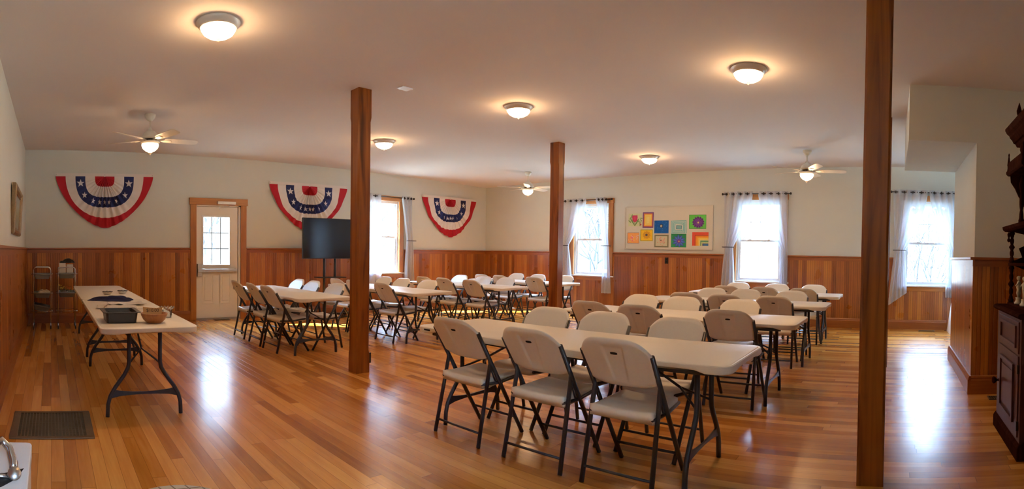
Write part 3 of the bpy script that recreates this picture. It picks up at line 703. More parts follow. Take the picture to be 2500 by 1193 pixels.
# ------------------------------------------------------------------ buntings
def make_bunting():
    r = thing('bunting', '', 'bunting', group='pleated flag buntings on the back wall')
    W, D = .885, .93
    def S(rr, ph, lift=0):
        """rr 0..1 outwards, ph 0..pi from the left end through the bottom to the right end"""
        n = 4.2-2.65*rr; c, s_ = math.cos(ph), math.sin(ph)
        k = (abs(c)**n+abs(s_)**n)**(-1/n); x = -W*rr*c*k; z = -D*rr*s_*k
        q = (ph-PI/2); cen = math.exp(-(q/.75)**2)
        pl = .040*cen*math.sin(q*34)*min(1, rr*3.3)*(1-.60*rr)+.016*math.sin(q*11+rr*3)*rr
        return (x, -.030-.035*rr*s_-pl-lift+.02*rr*rr*s_, z-.05-.008*cen*abs(math.sin(q*20))*min(1, rr*2))
    cols = [0, 1, 2, 1, 0]
    mb = MB(); mb.grid(200, 50, lambda u, v: S(max(v, .012), u*PI), mif=lambda i, j: cols[min(4, j//10)]); mb.build('cloth', [M_redf, M_whitef, M_bluef], r, fix=False)
    MB().box(-W-.01, W+.01, -.036, -.028, -.052, .0).build('header_tape', M_whitef, r)
    for x in (-W+.01, 0, W-.01): MB().lathe([(.0, 0), (.008, 0), (.008, .003), (.0, .003)], n=10).build('grommet', M_brushed, r).matrix_local = Matrix.Translation((x, -.0365, -.024)) @ Matrix.Rotation(PI/2, 4, 'X')
    for ph, sz, sq in ((.27, .075, 1), (.72, .062, .85), (1.10, .058, .75), (1.36, .055, .62), (1.56, .050, .45), (1.74, .050, .5), (2.02, .055, .6), (2.42, .062, .85), (2.87, .075, 1)):
        cx, cy_, cz = S(.5, ph); mb = MB()
        k_ = W*.5; vs = []
        e = 1e-3; p1, p2 = Vector(S(.5, ph+e)), Vector(S(.5, ph-e)); tn = (p1-p2).normalized(); 
        q1, q2 = Vector(S(.52, ph)), Vector(S(.48, ph)); rd = (q1-q2); scl_r = rd.length/.04; scl_t = (p1-p2).length/(2*e)
        pts = []
        for j in range(10):
            a = j*PI/5+(.0 if ph < 1 or ph > 2.2 else .1); rad = sz if j % 2 == 0 else sz*.40
            pts.append((math.sin(a)*rad, math.cos(a)*rad*sq if False else math.cos(a)*rad))
        for (a, b) in pts:
            # a along x, b up: convert to (rr, ph) through the local frame
            dx, dz = a*sq, b
            tx_, tz_ = tn.x, tn.z; rx_, rz_ = rd.x/rd.length, rd.z/rd.length
            det = tx_*rz_-tz_*rx_; ct = (dx*rz_-dz*rx_)/det; cr = (tx_*dz-tz_*dx)/det
            vs.append(S(min(.585, max(.415, .5+cr/scl_r)), ph+ct/scl_t, .006))
        mb.add([S(.5, ph, .006)]+vs, [(0, 1+j, 1+(j+1) % 10) for j in range(10)]); mb.build('star', M_whitef, r)
    return r
b0 = make_bunting(); b0.location = (.985, YB, 2.70); b0['label'] = 'red, white and blue pleated bunting at left, between corner and door'
b = dup(b0, (5.07, YB, 2.675), 0, 'red, white and blue pleated bunting above the television')
b = dup(b0, (8.92, YB, 2.655), 0, 'red, white and blue pleated bunting right of the sunlit window near the corner')

# ------------------------------------------------------------------ white board with drawings (wall_right)
X0 = XR
r = thing('display_board', 'large cream display board with pale frame between two windows, holding drawings', 'board', (X0, 4.565, 1.89))
def B(u, v): return (5.56-(u-150)/1820*2.0-4.565, 2.335-(v-190)/900*.89-1.89)   # board picture coordinates -> local y, z
M_board = mat('board_surface', (.66,.63,.55), .5, var=.02); M_bframe = mat('board_frame', (.62,.60,.54), .4, var=.02)
MB().box(-.018, 0, -1.0, 1.0, -.445, .445).build('panel', M_board, r)
mb = MB()
for (a, b, c, d) in ((-1.01, 1.01, .430, .455), (-1.01, 1.01, -.455, -.430), (-1.01, -.985, -.430, .430), (.985, 1.01, -.430, .430)): mb.box(-.030, 0, a, b, c, d)
mb.build('frame', M_bframe, r, .004)
_cm = {}
def cmat(c):
    if c not in _cm: _cm[c] = mat('drawing_ink', c, .7, var=.12, scale=60, spec=.2)
    return _cm[c]
class Art:
    def __init__(s): s.mb = MB(); s.m = []; s.k = 0
    def poly(s, pts, col):
        m_ = cmat(col)
        if m_ not in s.m: s.m.append(m_)
        s.k += 1; x = X0-.0190-.0011-.00006*s.k; n = len(pts); ce = (sum(p[0] for p in pts)/n, sum(p[1] for p in pts)/n)
        P = [(x, *[q+w_ for q, w_ in zip(B(*p), (4.565, 1.89))]) for p in [ce]+pts]
        s.mb.add(P, [(0, 1+i, 1+(i+1) % n) for i in range(n)], s.m.index(m_)); return s
    def rect(s, a, b, c, d, col, rot=0):
        cx, cy_ = (a+b)/2, (c+d)/2; out = []
        for x, y in ((a,c),(b,c),(b,d),(a,d)):
            dx, dy = x-cx, y-cy_; out.append((cx+dx*math.cos(rot)-dy*math.sin(rot), cy_+dx*math.sin(rot)+dy*math.cos(rot)))
        return s.poly(out, col)
    def ell(s, cx, cy_, rx, ry, col, n=20, rot=0):
        return s.poly([(cx+rx*math.cos(t)*math.cos(rot)-ry*math.sin(t)*math.sin(rot), cy_+rx*math.cos(t)*math.sin(rot)+ry*math.sin(t)*math.cos(rot)) for t in [2*PI*k/n for k in range(n)]], col)
    def petal(s, cx, cy_, ang, L, wd, col, r0=0):
        ca, sa = math.cos(ang), math.sin(ang)
        pts = [(r0, 0), (lerp(r0, L, .3), wd*.7), (lerp(r0, L, .65), wd), (lerp(r0, L, .9), wd*.5), (L, 0), (lerp(r0, L, .9), -wd*.5), (lerp(r0, L, .65), -wd), (lerp(r0, L, .3), -wd*.7)]
        return s.poly([(cx+a*ca-b*sa, cy_+a*sa+b*ca) for a, b in pts], col)
    def line(s, pts, wd, col):
        for (x0, y0), (x1, y1) in zip(pts, pts[1:]):
            L = math.hypot(x1-x0, y1-y0) or 1; nx, ny = -(y1-y0)/L*wd/2, (x1-x0)/L*wd/2
            s.poly([(x0+nx, y0+ny), (x1+nx, y1+ny), (x1-nx, y1-ny), (x0-nx, y0-ny)], col)
        return s
    def done(s, rect, label, rot=0):
        a, b, c, d = rect; sheet = cmat((.75,.72,.62)); s.m.append(sheet); y0, z0 = B(a, d); y1, z1 = B(b, c)
        s.mb.box(X0-.0200, X0-.0185, y0+4.565, y1+4.565, z0+1.89, z1+1.89, len(s.m)-1)
        return tag(s.mb.build('drawing', s.m, fix=False), label, 'drawing', 'children\'s drawings on the display board')
ra = random.Random(5)
A = Art().rect(220, 510, 330, 605, (.62,.66,.40))
for cx, cy_, sg in ((275, 480, -1), (455, 480, 1)):
    for k in range(6): A.petal(cx+ra.uniform(-25, 25), cy_+ra.uniform(-70, 70), PI/2*sg+ra.uniform(-.9, .9)-PI/2+k*.5, 75, 12, (.20,.28,.10))
A.petal(362, 600, -PI/2-.5, 190, 16, (.14,.22,.07)).petal(362, 600, -PI/2+.5, 190, 16, (.14,.22,.07)).rect(356, 370, 500, 598, (.12,.16,.06))
A.ell(362, 440, 56, 76, (.45,.02,.06)).petal(335, 500, -PI/2-.1, 145, 24, (.52,.03,.08)).petal(390, 500, -PI/2+.1, 145, 24, (.50,.03,.09)).petal(362, 510, -PI/2, 140, 22, (.60,.06,.10)).ell(488, 565, 14, 20, (.35,.03,.03))
A.done((220, 510, 330, 605), 'drawing of a red tulip with green leaves, top left on the board')
A = Art()
for k, c in enumerate([(.20,.08,.22), (.20,.08,.20), (.62,.13,.04), (.78,.45,.06), (.82,.60,.16), (.80,.50,.07), (.84,.62,.18), (.80,.50,.07), (.84,.64,.2)]):
    i = [0, 8, 24, 38, 54, 62, 70, 78, 86][k]; A.rect(532+i, 766-i, 303+i*1.2, 642-i*1.2, c, .01)
A.done((532, 766, 303, 642), 'drawing of nested yellow and orange rectangles with purple border')
A = Art().rect(202, 460, 740, 974, (.12,.06,.08)).rect(208, 454, 746, 968, (.80,.32,.08))
for k in range(34):
    c = ra.choice([(.78,.08,.32), (.82,.45,.05), (.85,.62,.62), (.80,.20,.12), (.86,.50,.30)]); cx, cy_ = ra.uniform(235, 425), ra.uniform(775, 940); A.petal(cx, cy_, ra.uniform(0, 6.3), 28, 9, c)
A.done((202, 460, 740, 974), 'small abstract pink and orange drawing, bottom left on the board')
A = Art().rect(480, 762, 670, 928, (.66,.66,.22)).rect(490, 752, 680, 918, (.10,.07,.03)).rect(497, 745, 688, 910, (.84,.50,.02))
for k in range(26): a = 2*PI*k/26; A.petal(620, 792, a, 100 if k % 2 else 84, 5, (.50,.16,.02), 24)
A.ell(620, 792, 27, 27, (.05,.02,.02)).ell(620, 792, 15, 15, (.12,.05,.04)); A.done((480, 762, 670, 928), 'drawing of a yellow sunflower with a dark centre')
A = Art().rect(783, 1085, 486, 760, (.01,.10,.36))
for k in range(70): A.petal(ra.uniform(805, 1060), ra.uniform(505, 740), ra.uniform(0, 6.3), 18, 4, ra.choice([(.04,.20,.50), (.01,.07,.28), (.10,.28,.55)]))
A.ell(935, 602, 34, 42, (.01,.02,.06)).ell(932, 603, 22, 28, (.62,.52,.38)).ell(932, 605, 7, 9, (.25,.18,.08)); A.done((783, 1085, 486, 760), 'deep blue drawing with a small pale centre')
A = Art()
for k in range(11):
    c = [(.14,.46,.48), (.55,.66,.62)][k % 2] if k < 8 else [(.72,.74,.68), (.08,.20,.28), (.20,.42,.45)][k-8]; i = k*11; A.rect(1135+i*1.05, 1450-i*1.25+30*(k > 7), 490+i*1.0, 765-i*.95, c, -.02+.012*k)
A.done((1135, 1450, 490, 765), 'drawing of nested teal and white rectangles')
A = Art().rect(790, 1090, 785, 1055, (.24,.24,.15)).rect(806, 1070, 808, 1034, (.08,.09,.06)).rect(813, 1063, 815, 1027, (.60,.58,.42))
for k in range(46):
    a = ra.uniform(0, 6.3); q = ra.uniform(10, 100); A.petal(940+q*math.cos(a), 920+q*.88*math.sin(a), ra.uniform(0, 6.3), 22, 8, ra.choice([(.72,.32,.22), (.78,.48,.38), (.66,.24,.18)]))
A.ell(930, 905, 12, 14, (.10,.08,.05)); A.done((790, 1090, 785, 1055), 'drawing of a peach rose inside a green border')
A = Art().rect(1140, 1450, 770, 1050, (.03,.24,.08))
for k in range(24): A.petal(ra.uniform(1165, 1425), ra.uniform(795, 1030), ra.uniform(0, 6.3), 20, 7, ra.choice([(.05,.34,.10), (.02,.14,.10), (.10,.40,.12)]))
for k in range(10): A.petal(1300, 918, 2*PI*k/10+.2, 135, 26, (.06,.10,.42)).petal(1300, 918, 2*PI*k/10+.2, 120, 11, (.10,.20,.60))
for k in range(12): A.petal(1300, 922, 2*PI*k/12, 50, 9, (.20,.04,.30))
A.ell(1303, 925, 15, 17, (.62,.42,.12)); A.done((1140, 1450, 770, 1050), 'drawing of a blue flower on green, bottom row of the board')
A = Art().rect(1500, 1840, 375, 663, (.04,.20,.03)).rect(1510, 1834, 380, 655, (.12,.46,.06))
for L, n, c1, c2 in ((125, 13, (.16,.04,.24), (.09,.02,.16)), (92, 12, (.24,.07,.34), (.12,.03,.20)), (58, 10, (.28,.09,.38), (.15,.04,.24))):
    for k in range(n): A.petal(1682, 530, 2*PI*k/n+L, L, 24*L/110, c1, 5).petal(1682, 530, 2*PI*k/n+L, L*.9, 13*L/110, c2, 5)
A.ell(1684, 535, 17, 19, (.78,.68,.30)); A.done((1500, 1840, 375, 663), 'drawing of a purple dahlia on bright green, upper right of the board')
A = Art().rect(1568, 1890, 733, 1013, (.64,.07,.03))
for x0, y0, c in ((1620, 795, (.30,.03,.02)), (1632, 806, (.75,.22,.02)), (1655, 835, (.80,.36,.04)), (1690, 850, (.84,.56,.10)), (1712, 885, (.80,.68,.30)), (1730, 903, (.14,.32,.16)), (1748, 935, (.55,.62,.28)), (1772, 965, (.10,.08,.20)), (1790, 975, (.07,.20,.42))): A.rect(x0, 1890, y0, 1013, c)
A.done((1568, 1890, 733, 1013), 'rainbow corner drawing of stepped red, orange and green bands')
o = MB().box(XR-.018, XR-.012, 4.53, 4.61, 1.14, 1.27).box(XR-.022, XR-.018, 4.555, 4.585, 1.165, 1.195, 1).box(XR-.022, XR-.018, 4.555, 4.585, 1.215, 1.245, 1).build('outlet_plate', [M_bronze, M_hole])
tag(o, 'dark outlet plate on the wainscot below the display board', 'outlet')

# ------------------------------------------------------------------ television on its stand
ty = 8.90
r = thing('television', 'large flat black television on a dark stand, left of the centre-left post', 'television', (5.16, ty, 1.165))
MB().box(-.63, .63, .006, .045, 0, .77).build('back_housing', M_black, r, .004)
mb = MB()
for (a, b, c, d) in ((-.63, .63, .76, .77), (-.63, .63, 0, .014), (-.63, -.621, .014, .76), (.621, .63, .014, .76)): mb.box(a, b, -.004, .008, c, d)
mb.build('bezel', M_black, r)
MB().box(-.621, .621, 0, .006, .014, .76).build('screen', M_screen, r)
r = thing('television_stand', 'dark wheeled metal stand holding the television', 'stand', (5.16, ty, 0))
for x in (-.12, .12): MB().tube([(x, .09, .06), (x, .09, 1.60)], .026, 12).build('pole', M_black, r)
MB().box(-.22, .22, .045, .085, 1.30, 1.70).build('mount_plate', M_black, r)
MB().box(-.28, .28, -.08, .20, .80, .815).build('shelf', M_black, r, .003)
MB().box(-.50, .50, .06, .12, .07, .11).build('base_bar', M_black, r, .004)
for x in (-.48, .48): MB().box(x-.025, x+.025, -.22, .36, .07, .11).build('foot', M_black, r, .004)
for x in (-.48, .48):
    for y in (-.19, .33): MB().tube([(x-.012, y, .035), (x+.012, y, .035)], .034, 14).build('caster', M_black, r)

# ------------------------------------------------------------------ folding trolleys in the corner
M_tub = mat('grey_plastic_tub', (.17,.17,.17), .5, var=.08)
M_card = mat('white_card', (.66,.63,.58), .7, var=.06)
def make_tub(w_, d_, h_, name='tub', parent=None):
    mb = MB(); rg = [(w_*.5-.02, d_*.5-.02, 0), (w_*.5-.02, d_*.5-.02, .001), (w_*.5, d_*.5, h_-.02), (w_*.5+.012, d_*.5+.012, h_-.015), (w_*.5+.012, d_*.5+.012, h_), (w_*.5-.004, d_*.5-.004, h_), (w_*.5-.026, d_*.5-.026, .006)]
    o_ = [rrect(a, b, .03, 4) for a, b, z in rg]; n = len(o_[0]); vs = [(x, y, rg[i][2]) for i in range(len(rg)) for x, y in o_[i]]
    fs = [tuple(range(n))[::-1]]+[(i*n+j, i*n+(j+1) % n, (i+1)*n+(j+1) % n, (i+1)*n+j) for i in range(len(rg)-1) for j in range(n)]+[tuple((len(rg)-1)*n+j for j in range(n))]
    mb.add(vs, fs); return mb.build(name, M_tub, parent)
def make_trolley():
    r = thing('utility_trolley', '', 'trolley', group='chrome utility trolleys in the corner')
    wx, dy = .145, .20
    for s_ in (-1, 1):
        y = s_*dy; pts = [(-wx, y, .10), (-wx, y, .98)]+[(-wx+.045*(1-math.cos(t)), y, .98+.05*math.sin(t)) for t in (.5, 1.0, PI/2)]+[(wx-.045*(1-math.cos(t)), y, .98+.05*math.sin(t)) for t in (PI/2, 1.0, .5)]+[(wx, y, .98), (wx, y, .10)]
        MB().tube(pts, .010, 8).build('frame_loop', M_chrome, r)
        for x in (-wx, wx):
            MB().tube([(x-.01, y, .035), (x+.01, y, .035)], .034, 14).build('caster', M_black, r)
            MB().box(x-.008, x+.008, y-.02, y+.02, .06, .10).build('caster_fork', M_chrome, r)
    for z in (.30, .60, .92):
        MB().tube([(-wx-.03, -dy-.012, z), (wx+.03, -dy-.012, z), (wx+.03, dy+.012, z), (-wx-.03, dy+.012, z)], .006, 6, closed=True).build('shelf_rail', M_chrome, r)
    return r
tr = make_trolley(); tr.location = (-.145, 9.15, 0); tr['label'] = 'chrome utility trolley in the left corner with a slipped bottom tray'
dup(tr, (.270, 9.15, 0), 0, 'chrome utility trolley nearer the long table, carrying white boxes and flowers')
def tub_at(x, y, z, label, rot=None):
    o = make_tub(.27, .38, .09, 'plastic_tub'); o.location = (x, y, z); tag(o, label, 'tub', 'grey tubs on the trolleys')
    if rot: o.rotation_euler = rot
    return o
tub_at(-.145, 9.15, .835, 'grey tub on the top rails of the corner trolley')
tub_at(-.145, 9.15, .52, 'grey tub on the middle rails of the corner trolley, holding crumpled cloths')
tub_at(-.165, 9.15, .30, 'grey tub tilted askew on the bottom of the corner trolley', (0, .22, 0))
tub_at(.270, 9.15, .845, 'grey tub on top of the trolley beside the long table')
tub_at(.270, 9.15, .53, 'grey tub holding flowers on the trolley beside the long table')
def crumple(name, m_, cx, cy_, cz, rx, ry, h, label, cat, seed=0, n=22):
    rr = random.Random(seed); k = [(rr.uniform(3, 9), rr.uniform(3, 9), rr.uniform(0, 6)) for _ in range(5)]
    def f(u, v):
        a = 2*PI*u; q = v
        wob = 1+.16*math.sin(3*a+seed)+.09*math.sin(7*a+seed*2)
        x, y = math.cos(a)*q*wob*rx, math.sin(a)*q*wob*ry
        hh = sum(math.sin(x/rx*p+y/ry*s_+t) for p, s_, t in k)/5
        return (cx+x, cy_+y, cz+max(.002, h*(1-q*q)**.5*(.55+.45*hh)+.006*(1-q)))
    mb = MB(); mb.grid(n*2, n, f); mb.grid(n*2, 1, lambda u, v: (lambda p: (lerp(p[0], cx, v), lerp(p[1], cy_, v), cz+.001))(f(u, 1)))
    return tag(mb.build(name, m_), label, cat)
crumple('cloth_bundle', mat('cream_cloth', (.55,.52,.46), .9), -.12, 9.08, .605, .10, .12, .07, 'crumpled pale cloth in the middle tub of the corner trolley', 'cloth', 2)
# boxes, black bag, flowers
o = MB().box(-.055, .055, -.09, .09, 0, .165).build('paper_box', M_card, bevel=.002); o.location = (.20, 9.12, .936); tag(o, 'white paper box on top of the trolley, left one', 'box', 'white boxes on the trolley')
o2 = o.copy(); sc.collection.objects.link(o2); o2.location = (.325, 9.12, .936); o2.scale = (1, 1, .86); o2['label'] = 'white paper box on top of the trolley, right one'
crumple('plastic_bag', M_black, .30, 9.10, 1.1025, .12, .09, .10, 'crumpled black bag on top of the white boxes', 'bag', 5)
M_yel = mat('yellow_petals', (.62,.38,.03), .7, var=.2); M_ora = mat('orange_petals', (.62,.14,.02), .7, var=.2); M_stem = mat('green_stem', (.06,.12,.03), .7)
def bouquet(x, y, z, m_, label, n):
    rr = random.Random(n); r = thing('flower_bunch', label, 'flowers', (x, y, z), group='bunches of flowers on the trolley')
    for k in range(n):
        hx_, hy_, hz = rr.uniform(-.07, .07), rr.uniform(-.08, .08), rr.uniform(.10, .17)
        f_ = MB(); R = Matrix.Translation((hx_, hy_, hz)) @ Matrix.Rotation(rr.uniform(-.6, .6), 4, 'X') @ Matrix.Rotation(rr.uniform(-.6, .6), 4, 'Y')
        for q in range(8):
            a = 2*PI*q/8; c, s_ = math.cos(a), math.sin(a)
            f_.add([R @ Vector(p) for p in ((0, 0, 0), (.012*c-.007*s_, .012*s_+.007*c, .006), (.026*c, .026*s_, .002), (.012*c+.007*s_, .012*s_-.007*c, .006))], [(0, 1, 2, 3)])
        f_.lathe([(.0, .008), (.006, .007), (.007, .002)], (hx_, hy_, hz), 8); f_.build('flower', m_, r, fix=False)
        MB().tube([(hx_*.3, hy_*.3, .0), (hx_*.8, hy_*.8, hz*.6), (hx_, hy_, hz)], .0022, 5).build('stem', M_stem, r)
bouquet(.21, 9.08, .565, M_yel, 'yellow flowers lying in the tub of the second trolley', 9)
bouquet(.34, 9.08, .555, M_ora, 'orange flowers lying in the tub of the second trolley', 8)
crumple('cellophane_wrap', M_clear, .24, 9.04, .615, .06, .07, .07, 'crinkled clear wrapping beside the yellow flowers', 'wrapping', 9)

# ------------------------------------------------------------------ things on the long left table
tz = .7405
r = thing('utensil_bin', 'dark grey plastic utensil bin with dividers, near end of the long table', 'bin', (.560, 4.32, tz))
M_bin = mat('dark_grey_plastic', (.05,.052,.055), .3, var=.15, scale=30)
mb = MB(); rg = [(.118, .145, 0), (.128, .158, .080), (.152, .178, .083), (.152, .178, .089), (.118, .154, .089), (.106, .140, .005)]
oo = [rrect(a, b, .03, 5) for a, b, z in rg]; n = len(oo[0]); vs = [(x, y, rg[i][2]) for i in range(len(rg)) for x, y in oo[i]]
mb.add(vs, [tuple(range(n))[::-1]]+[(i*n+j, i*n+(j+1) % n, (i+1)*n+(j+1) % n, (i+1)*n+j) for i in range(len(rg)-1) for j in range(n)]+[tuple(5*n+j for j in range(n))]); mb.build('tray', M_bin, r, .002)
for y in (-.07, 0, .07):
    mb = MB(); mb.prism([(-.105, .006), (-.112, .060), (-.08, .078), (.08, .078), (.112, .060), (.105, .006)], lambda a, b, d: (a, y+d, b), -.004, .004); mb.build('divider', M_bin, r, .002)
M_bowlw = wood('bowl_wood', [(0, (.22,.07,.02)), (.5, (.36,.13,.035)), (1, (.46,.20,.06))], 'z', .35)
o = MB().lathe([(.0, 0), (.055, 0), (.060, .004), (.088, .035), (.103, .070), (.108, .092), (.105, .095), (.100, .090), (.094, .068), (.078, .032), (.045, .010), (.0, .008)], n=40).build('wooden_bowl', M_bowlw)
o.location = (.815, 4.16, tz); o.scale = (1, 1, .84); tag(o, 'round orange-brown wooden bowl holding a price card on the long table', 'bowl')
r = thing('price_card', 'orange card reading $10.00 standing in the wooden bowl', 'card', (.80, 4.15, tz+.035))
M_kraft = mat('orange_card', (.50,.28,.10), .7); mb = MB()
R = Matrix.Rotation(math.radians(-12), 4, 'Z') @ Matrix.Rotation(math.radians(-14), 4, 'X')
mb.prism([(-.072, .010), (.068, .004), (.078, .092), (.03, .085), (-.02, .087), (-.078, .093)], lambda a, b, d: R @ Vector((a, d, b)), -.001, .001); mb.build('card', M_kraft, r)
cu = bpy.data.curves.new('price_text', 'FONT'); cu.body = '$10.00'; cu.size = .036; cu.align_x = 'CENTER'; cu.extrude = .0004
to = bpy.data.objects.new('price_text', cu); sc.collection.objects.link(to); to.parent = r; to.matrix_local = R @ Matrix.Translation((0, -.0016, .054)) @ Matrix.Rotation(PI/2, 4, 'X'); bpy.context.view_layer.update(); me_ = bpy.data.meshes.new_from_object(to.evaluated_get(bpy.context.evaluated_depsgraph_get())); me_.materials.clear(); me_.materials.append(mat('pen_ink', (.02,.015,.01), .6, var=0))
tm = bpy.data.objects.new('price_text', me_); sc.collection.objects.link(tm); tm.parent = r; tm.matrix_local = to.matrix_local.copy(); bpy.data.objects.remove(to, do_unlink=True)
tm['label'] = 'handwritten dark price on the card'
r = thing('scalloped_glass_bowl', 'clear glass bowl with a scalloped rim behind the wooden bowl', 'bowl', (.985, 4.46, tz)); r.scale = (.85, .85, .9)
def rim(n, k, a): return None
mb = MB(); n = 64
def gl(u, v):
    a = 2*PI*u; z = .10*v; rad = lerp(.046, .056, v)+(.016*max(0, v-.82)/.18); sc_ = .006*math.sin(12*a)*max(0, v-.75)/.25
    return (rad*math.cos(a), rad*math.sin(a), z+sc_)
mb.grid(96, 16, gl); mb.lathe([(.0, .003), (.046, .003)], n=32); mb.build('bowl', M_clear, r, fix=False)
MB().tube([Vector(gl(k/96, 1)) for k in range(96)], .003, 5, closed=True).build('rim', M_clear, r)
# papers
M_paper = mat('printed_paper', (.60,.57,.55), .8, var=.18, scale=35)
for i, (x, y, rz, w_, h_, lb) in enumerate([(.74, 5.00, .15, .42, .30, 'crumpled newspaper sheet just behind the grey bin'), (.66, 5.32, -.12, .40, .30, 'newspaper sheet lying under the necklace, middle of the papers'), (.80, 5.60, .08, .38, .26, 'pale paper sheet in front of the navy cloth')]):
    rr = random.Random(i+3); ph = [rr.uniform(0, 6) for _ in range(4)]
    f = lambda u, v: ((u-.5)*w_, (v-.5)*h_, .003+.004*i+.010*max(0, math.sin(u*7+ph[0])*math.sin(v*6+ph[1]))+.005*max(0, math.sin(u*13+v*9+ph[2])))
    o = MB().grid(30, 24, f).build('newspaper_sheet', M_paper, fix=False); o.location = (x, y, tz); o.rotation_euler[2] = rz; tag(o, lb, 'paper', 'papers on the long table')
    sm_ = o.modifiers.new('thickness', 'SOLIDIFY'); sm_.thickness = .0008; sm_.offset = 1
def cord(pts, r_, name, m_, label, cat):
    return tag(MB().tube(pts, r_, 5).build(name, m_), label, cat)
rr = random.Random(8)
cord([(.50+.055*k/6+.02*math.sin(k*1.1), 4.72+.11*k, tz+.010+.006*abs(math.sin(k))) for k in range(8)], .006, 'beaded_necklace', M_gold, 'dark beaded necklace strung along the left edge of the papers', 'necklace')
crumple('navy_shirt', M_navy, .72, 6.16, tz, .25, .22, .06, 'crumpled navy blue cloth lying across the long table', 'cloth', 11, 30)
o = MB().box(-.03, .03, -.012, .012, 0, .003).build('garment_tag', M_card); o.location = (.885, 6.04, tz+.036); o.rotation_euler = (0, .1, .3); tag(o, 'small white tag on the right end of the navy cloth', 'tag')
M_bead = mat('dark_beads', (.05,.035,.03), .3, var=.3, scale=90)
for x, y, lb in ((.73, 6.86, 'cream bowl with a dark beaded rim, left of two behind the navy cloth'), (.945, 7.00, 'cream bowl with a dark beaded rim, right of two behind the navy cloth')):
    r = thing('beaded_bowl', lb, 'bowl', (x, y, tz), group='cream bowls with beaded rims'); r.scale = (.68, .68, .8)
    MB().lathe([(.0, 0), (.055, 0), (.095, .045), (.098, .050), (.090, .046), (.050, .006), (.0, .006)], n=28).build('bowl', M_card, r)
    MB().tube([(.098*math.cos(t), .098*math.sin(t), .052+.002*math.sin(9*t)) for t in [2*PI*k/48 for k in range(48)]], .0055, 5, closed=True).build('bead_rim', M_bead, r)

# ------------------------------------------------------------------ framed picture on the left wall
r = thing('framed_picture', 'gilt framed landscape picture on the left wall above the rail', 'picture', (XL, 6.72, 1.78))
r.rotation_euler[1] = math.radians(3.2)
yl, yh, zl, zh = -.66, .66, -.27, .31
mb = MB()
prof = [(.0, .0), (.0, .045), (.02, .058), (.045, .045), (.062, .030), (.085, .034), (.09, .022), (.09, .0)]
ring = [(yl, zl), (yh, zl), (yh, zh), (yl, zh)]; k = len(prof); vs = []
for (cy_, cz_), (sy, sz) in zip(ring, ((1, 1), (-1, 1), (-1, -1), (1, -1))):
    for i_, d_ in prof: vs.append((d_, cy_+sy*i_, cz_+sz*i_))
mb.add(vs, [(c*k+i, c*k+(i+1) % k, ((c+1) % 4)*k+(i+1) % k, ((c+1) % 4)*k+i) for c in range(4) for i in range(k)]); mb.build('frame', M_gold, r)
mt, nt, bb = nmat('landscape_painting'); N = NT(nt); P = N.pos(); nn = N.noise(N.comb(P[0], N.m('MULTIPLY', P[1], 3), N.m('MULTIPLY', P[2], 6)), 2.2, 5, .6)
cc = N.ramp(N.m('ADD', N.m('MULTIPLY', N.m('ADD', P[2], .27), 1.1), N.m('MULTIPLY', nn, .55)), [(.15, (.16,.17,.20)), (.35, (.30,.28,.24)), (.48, (.16,.13,.05)), (.62, (.34,.30,.16)), (.78, (.30,.36,.42)), (1, (.40,.44,.50))])
nt.links.new(cc, bb.inputs['Base Color']); bb.inputs['Roughness'].default_value = .3
MB().box(.010, .020, yl+.085, yh-.085, zl+.085, zh-.085).build('canvas', mt, r)

# ------------------------------------------------------------------ floor grilles
def grille(x0, x1, y0, y1, nx, ny, label, m_=M_grille, bx=.05, by=.05):
    r = thing('floor_grille', label, 'grille', ((x0+x1)/2, (y0+y1)/2, 0)); w_, h_ = (x1-x0)/2, (y1-y0)/2
    mb = MB()
    for (a, b, c, d) in ((-w_, w_, -h_, -h_+by), (-w_, w_, h_-by, h_), (-w_, -w_+bx, -h_+by, h_-by), (w_-bx, w_, -h_+by, h_-by)): mb.box(a, b, c, d, .0005, .010)
    mb.build('border', m_, r, .003)
    mb = MB()
    for k in range(1, nx): x = lerp(-w_+bx, w_-bx, k/nx); mb.box(x-.0035, x+.0035, -h_+by, h_-by, .001, .009)
    for k in range(1, ny): y = lerp(-h_+by, h_-by, k/ny); mb.box(-w_+bx, w_-bx, y-.0025, y+.0025, .001, .007)
    mb.build('lattice', m_, r)
    MB().box(-w_+.01, w_-.01, -h_+.01, h_-.01, .0003, .001).build('opening', M_hole, r)
grille(-.295, .305, 3.70, 4.33, 20, 25, 'large brass floor grille at left, in front of the long table', bx=.055, by=.045)
grille(3.03, 3.33, 9.52, 9.63, 12, 3, 'small brass floor vent at the foot of the white door', bx=.012, by=.012)
grille(9.93, 10.03, -.82, -.52, 3, 12, 'small floor vent under the rightmost window', bx=.012, by=.012)
grille(5.02, 5.15, -1.20, -.95, 3, 10, 'brass floor vent between the partition and the dark sideboard', bx=.012, by=.012)

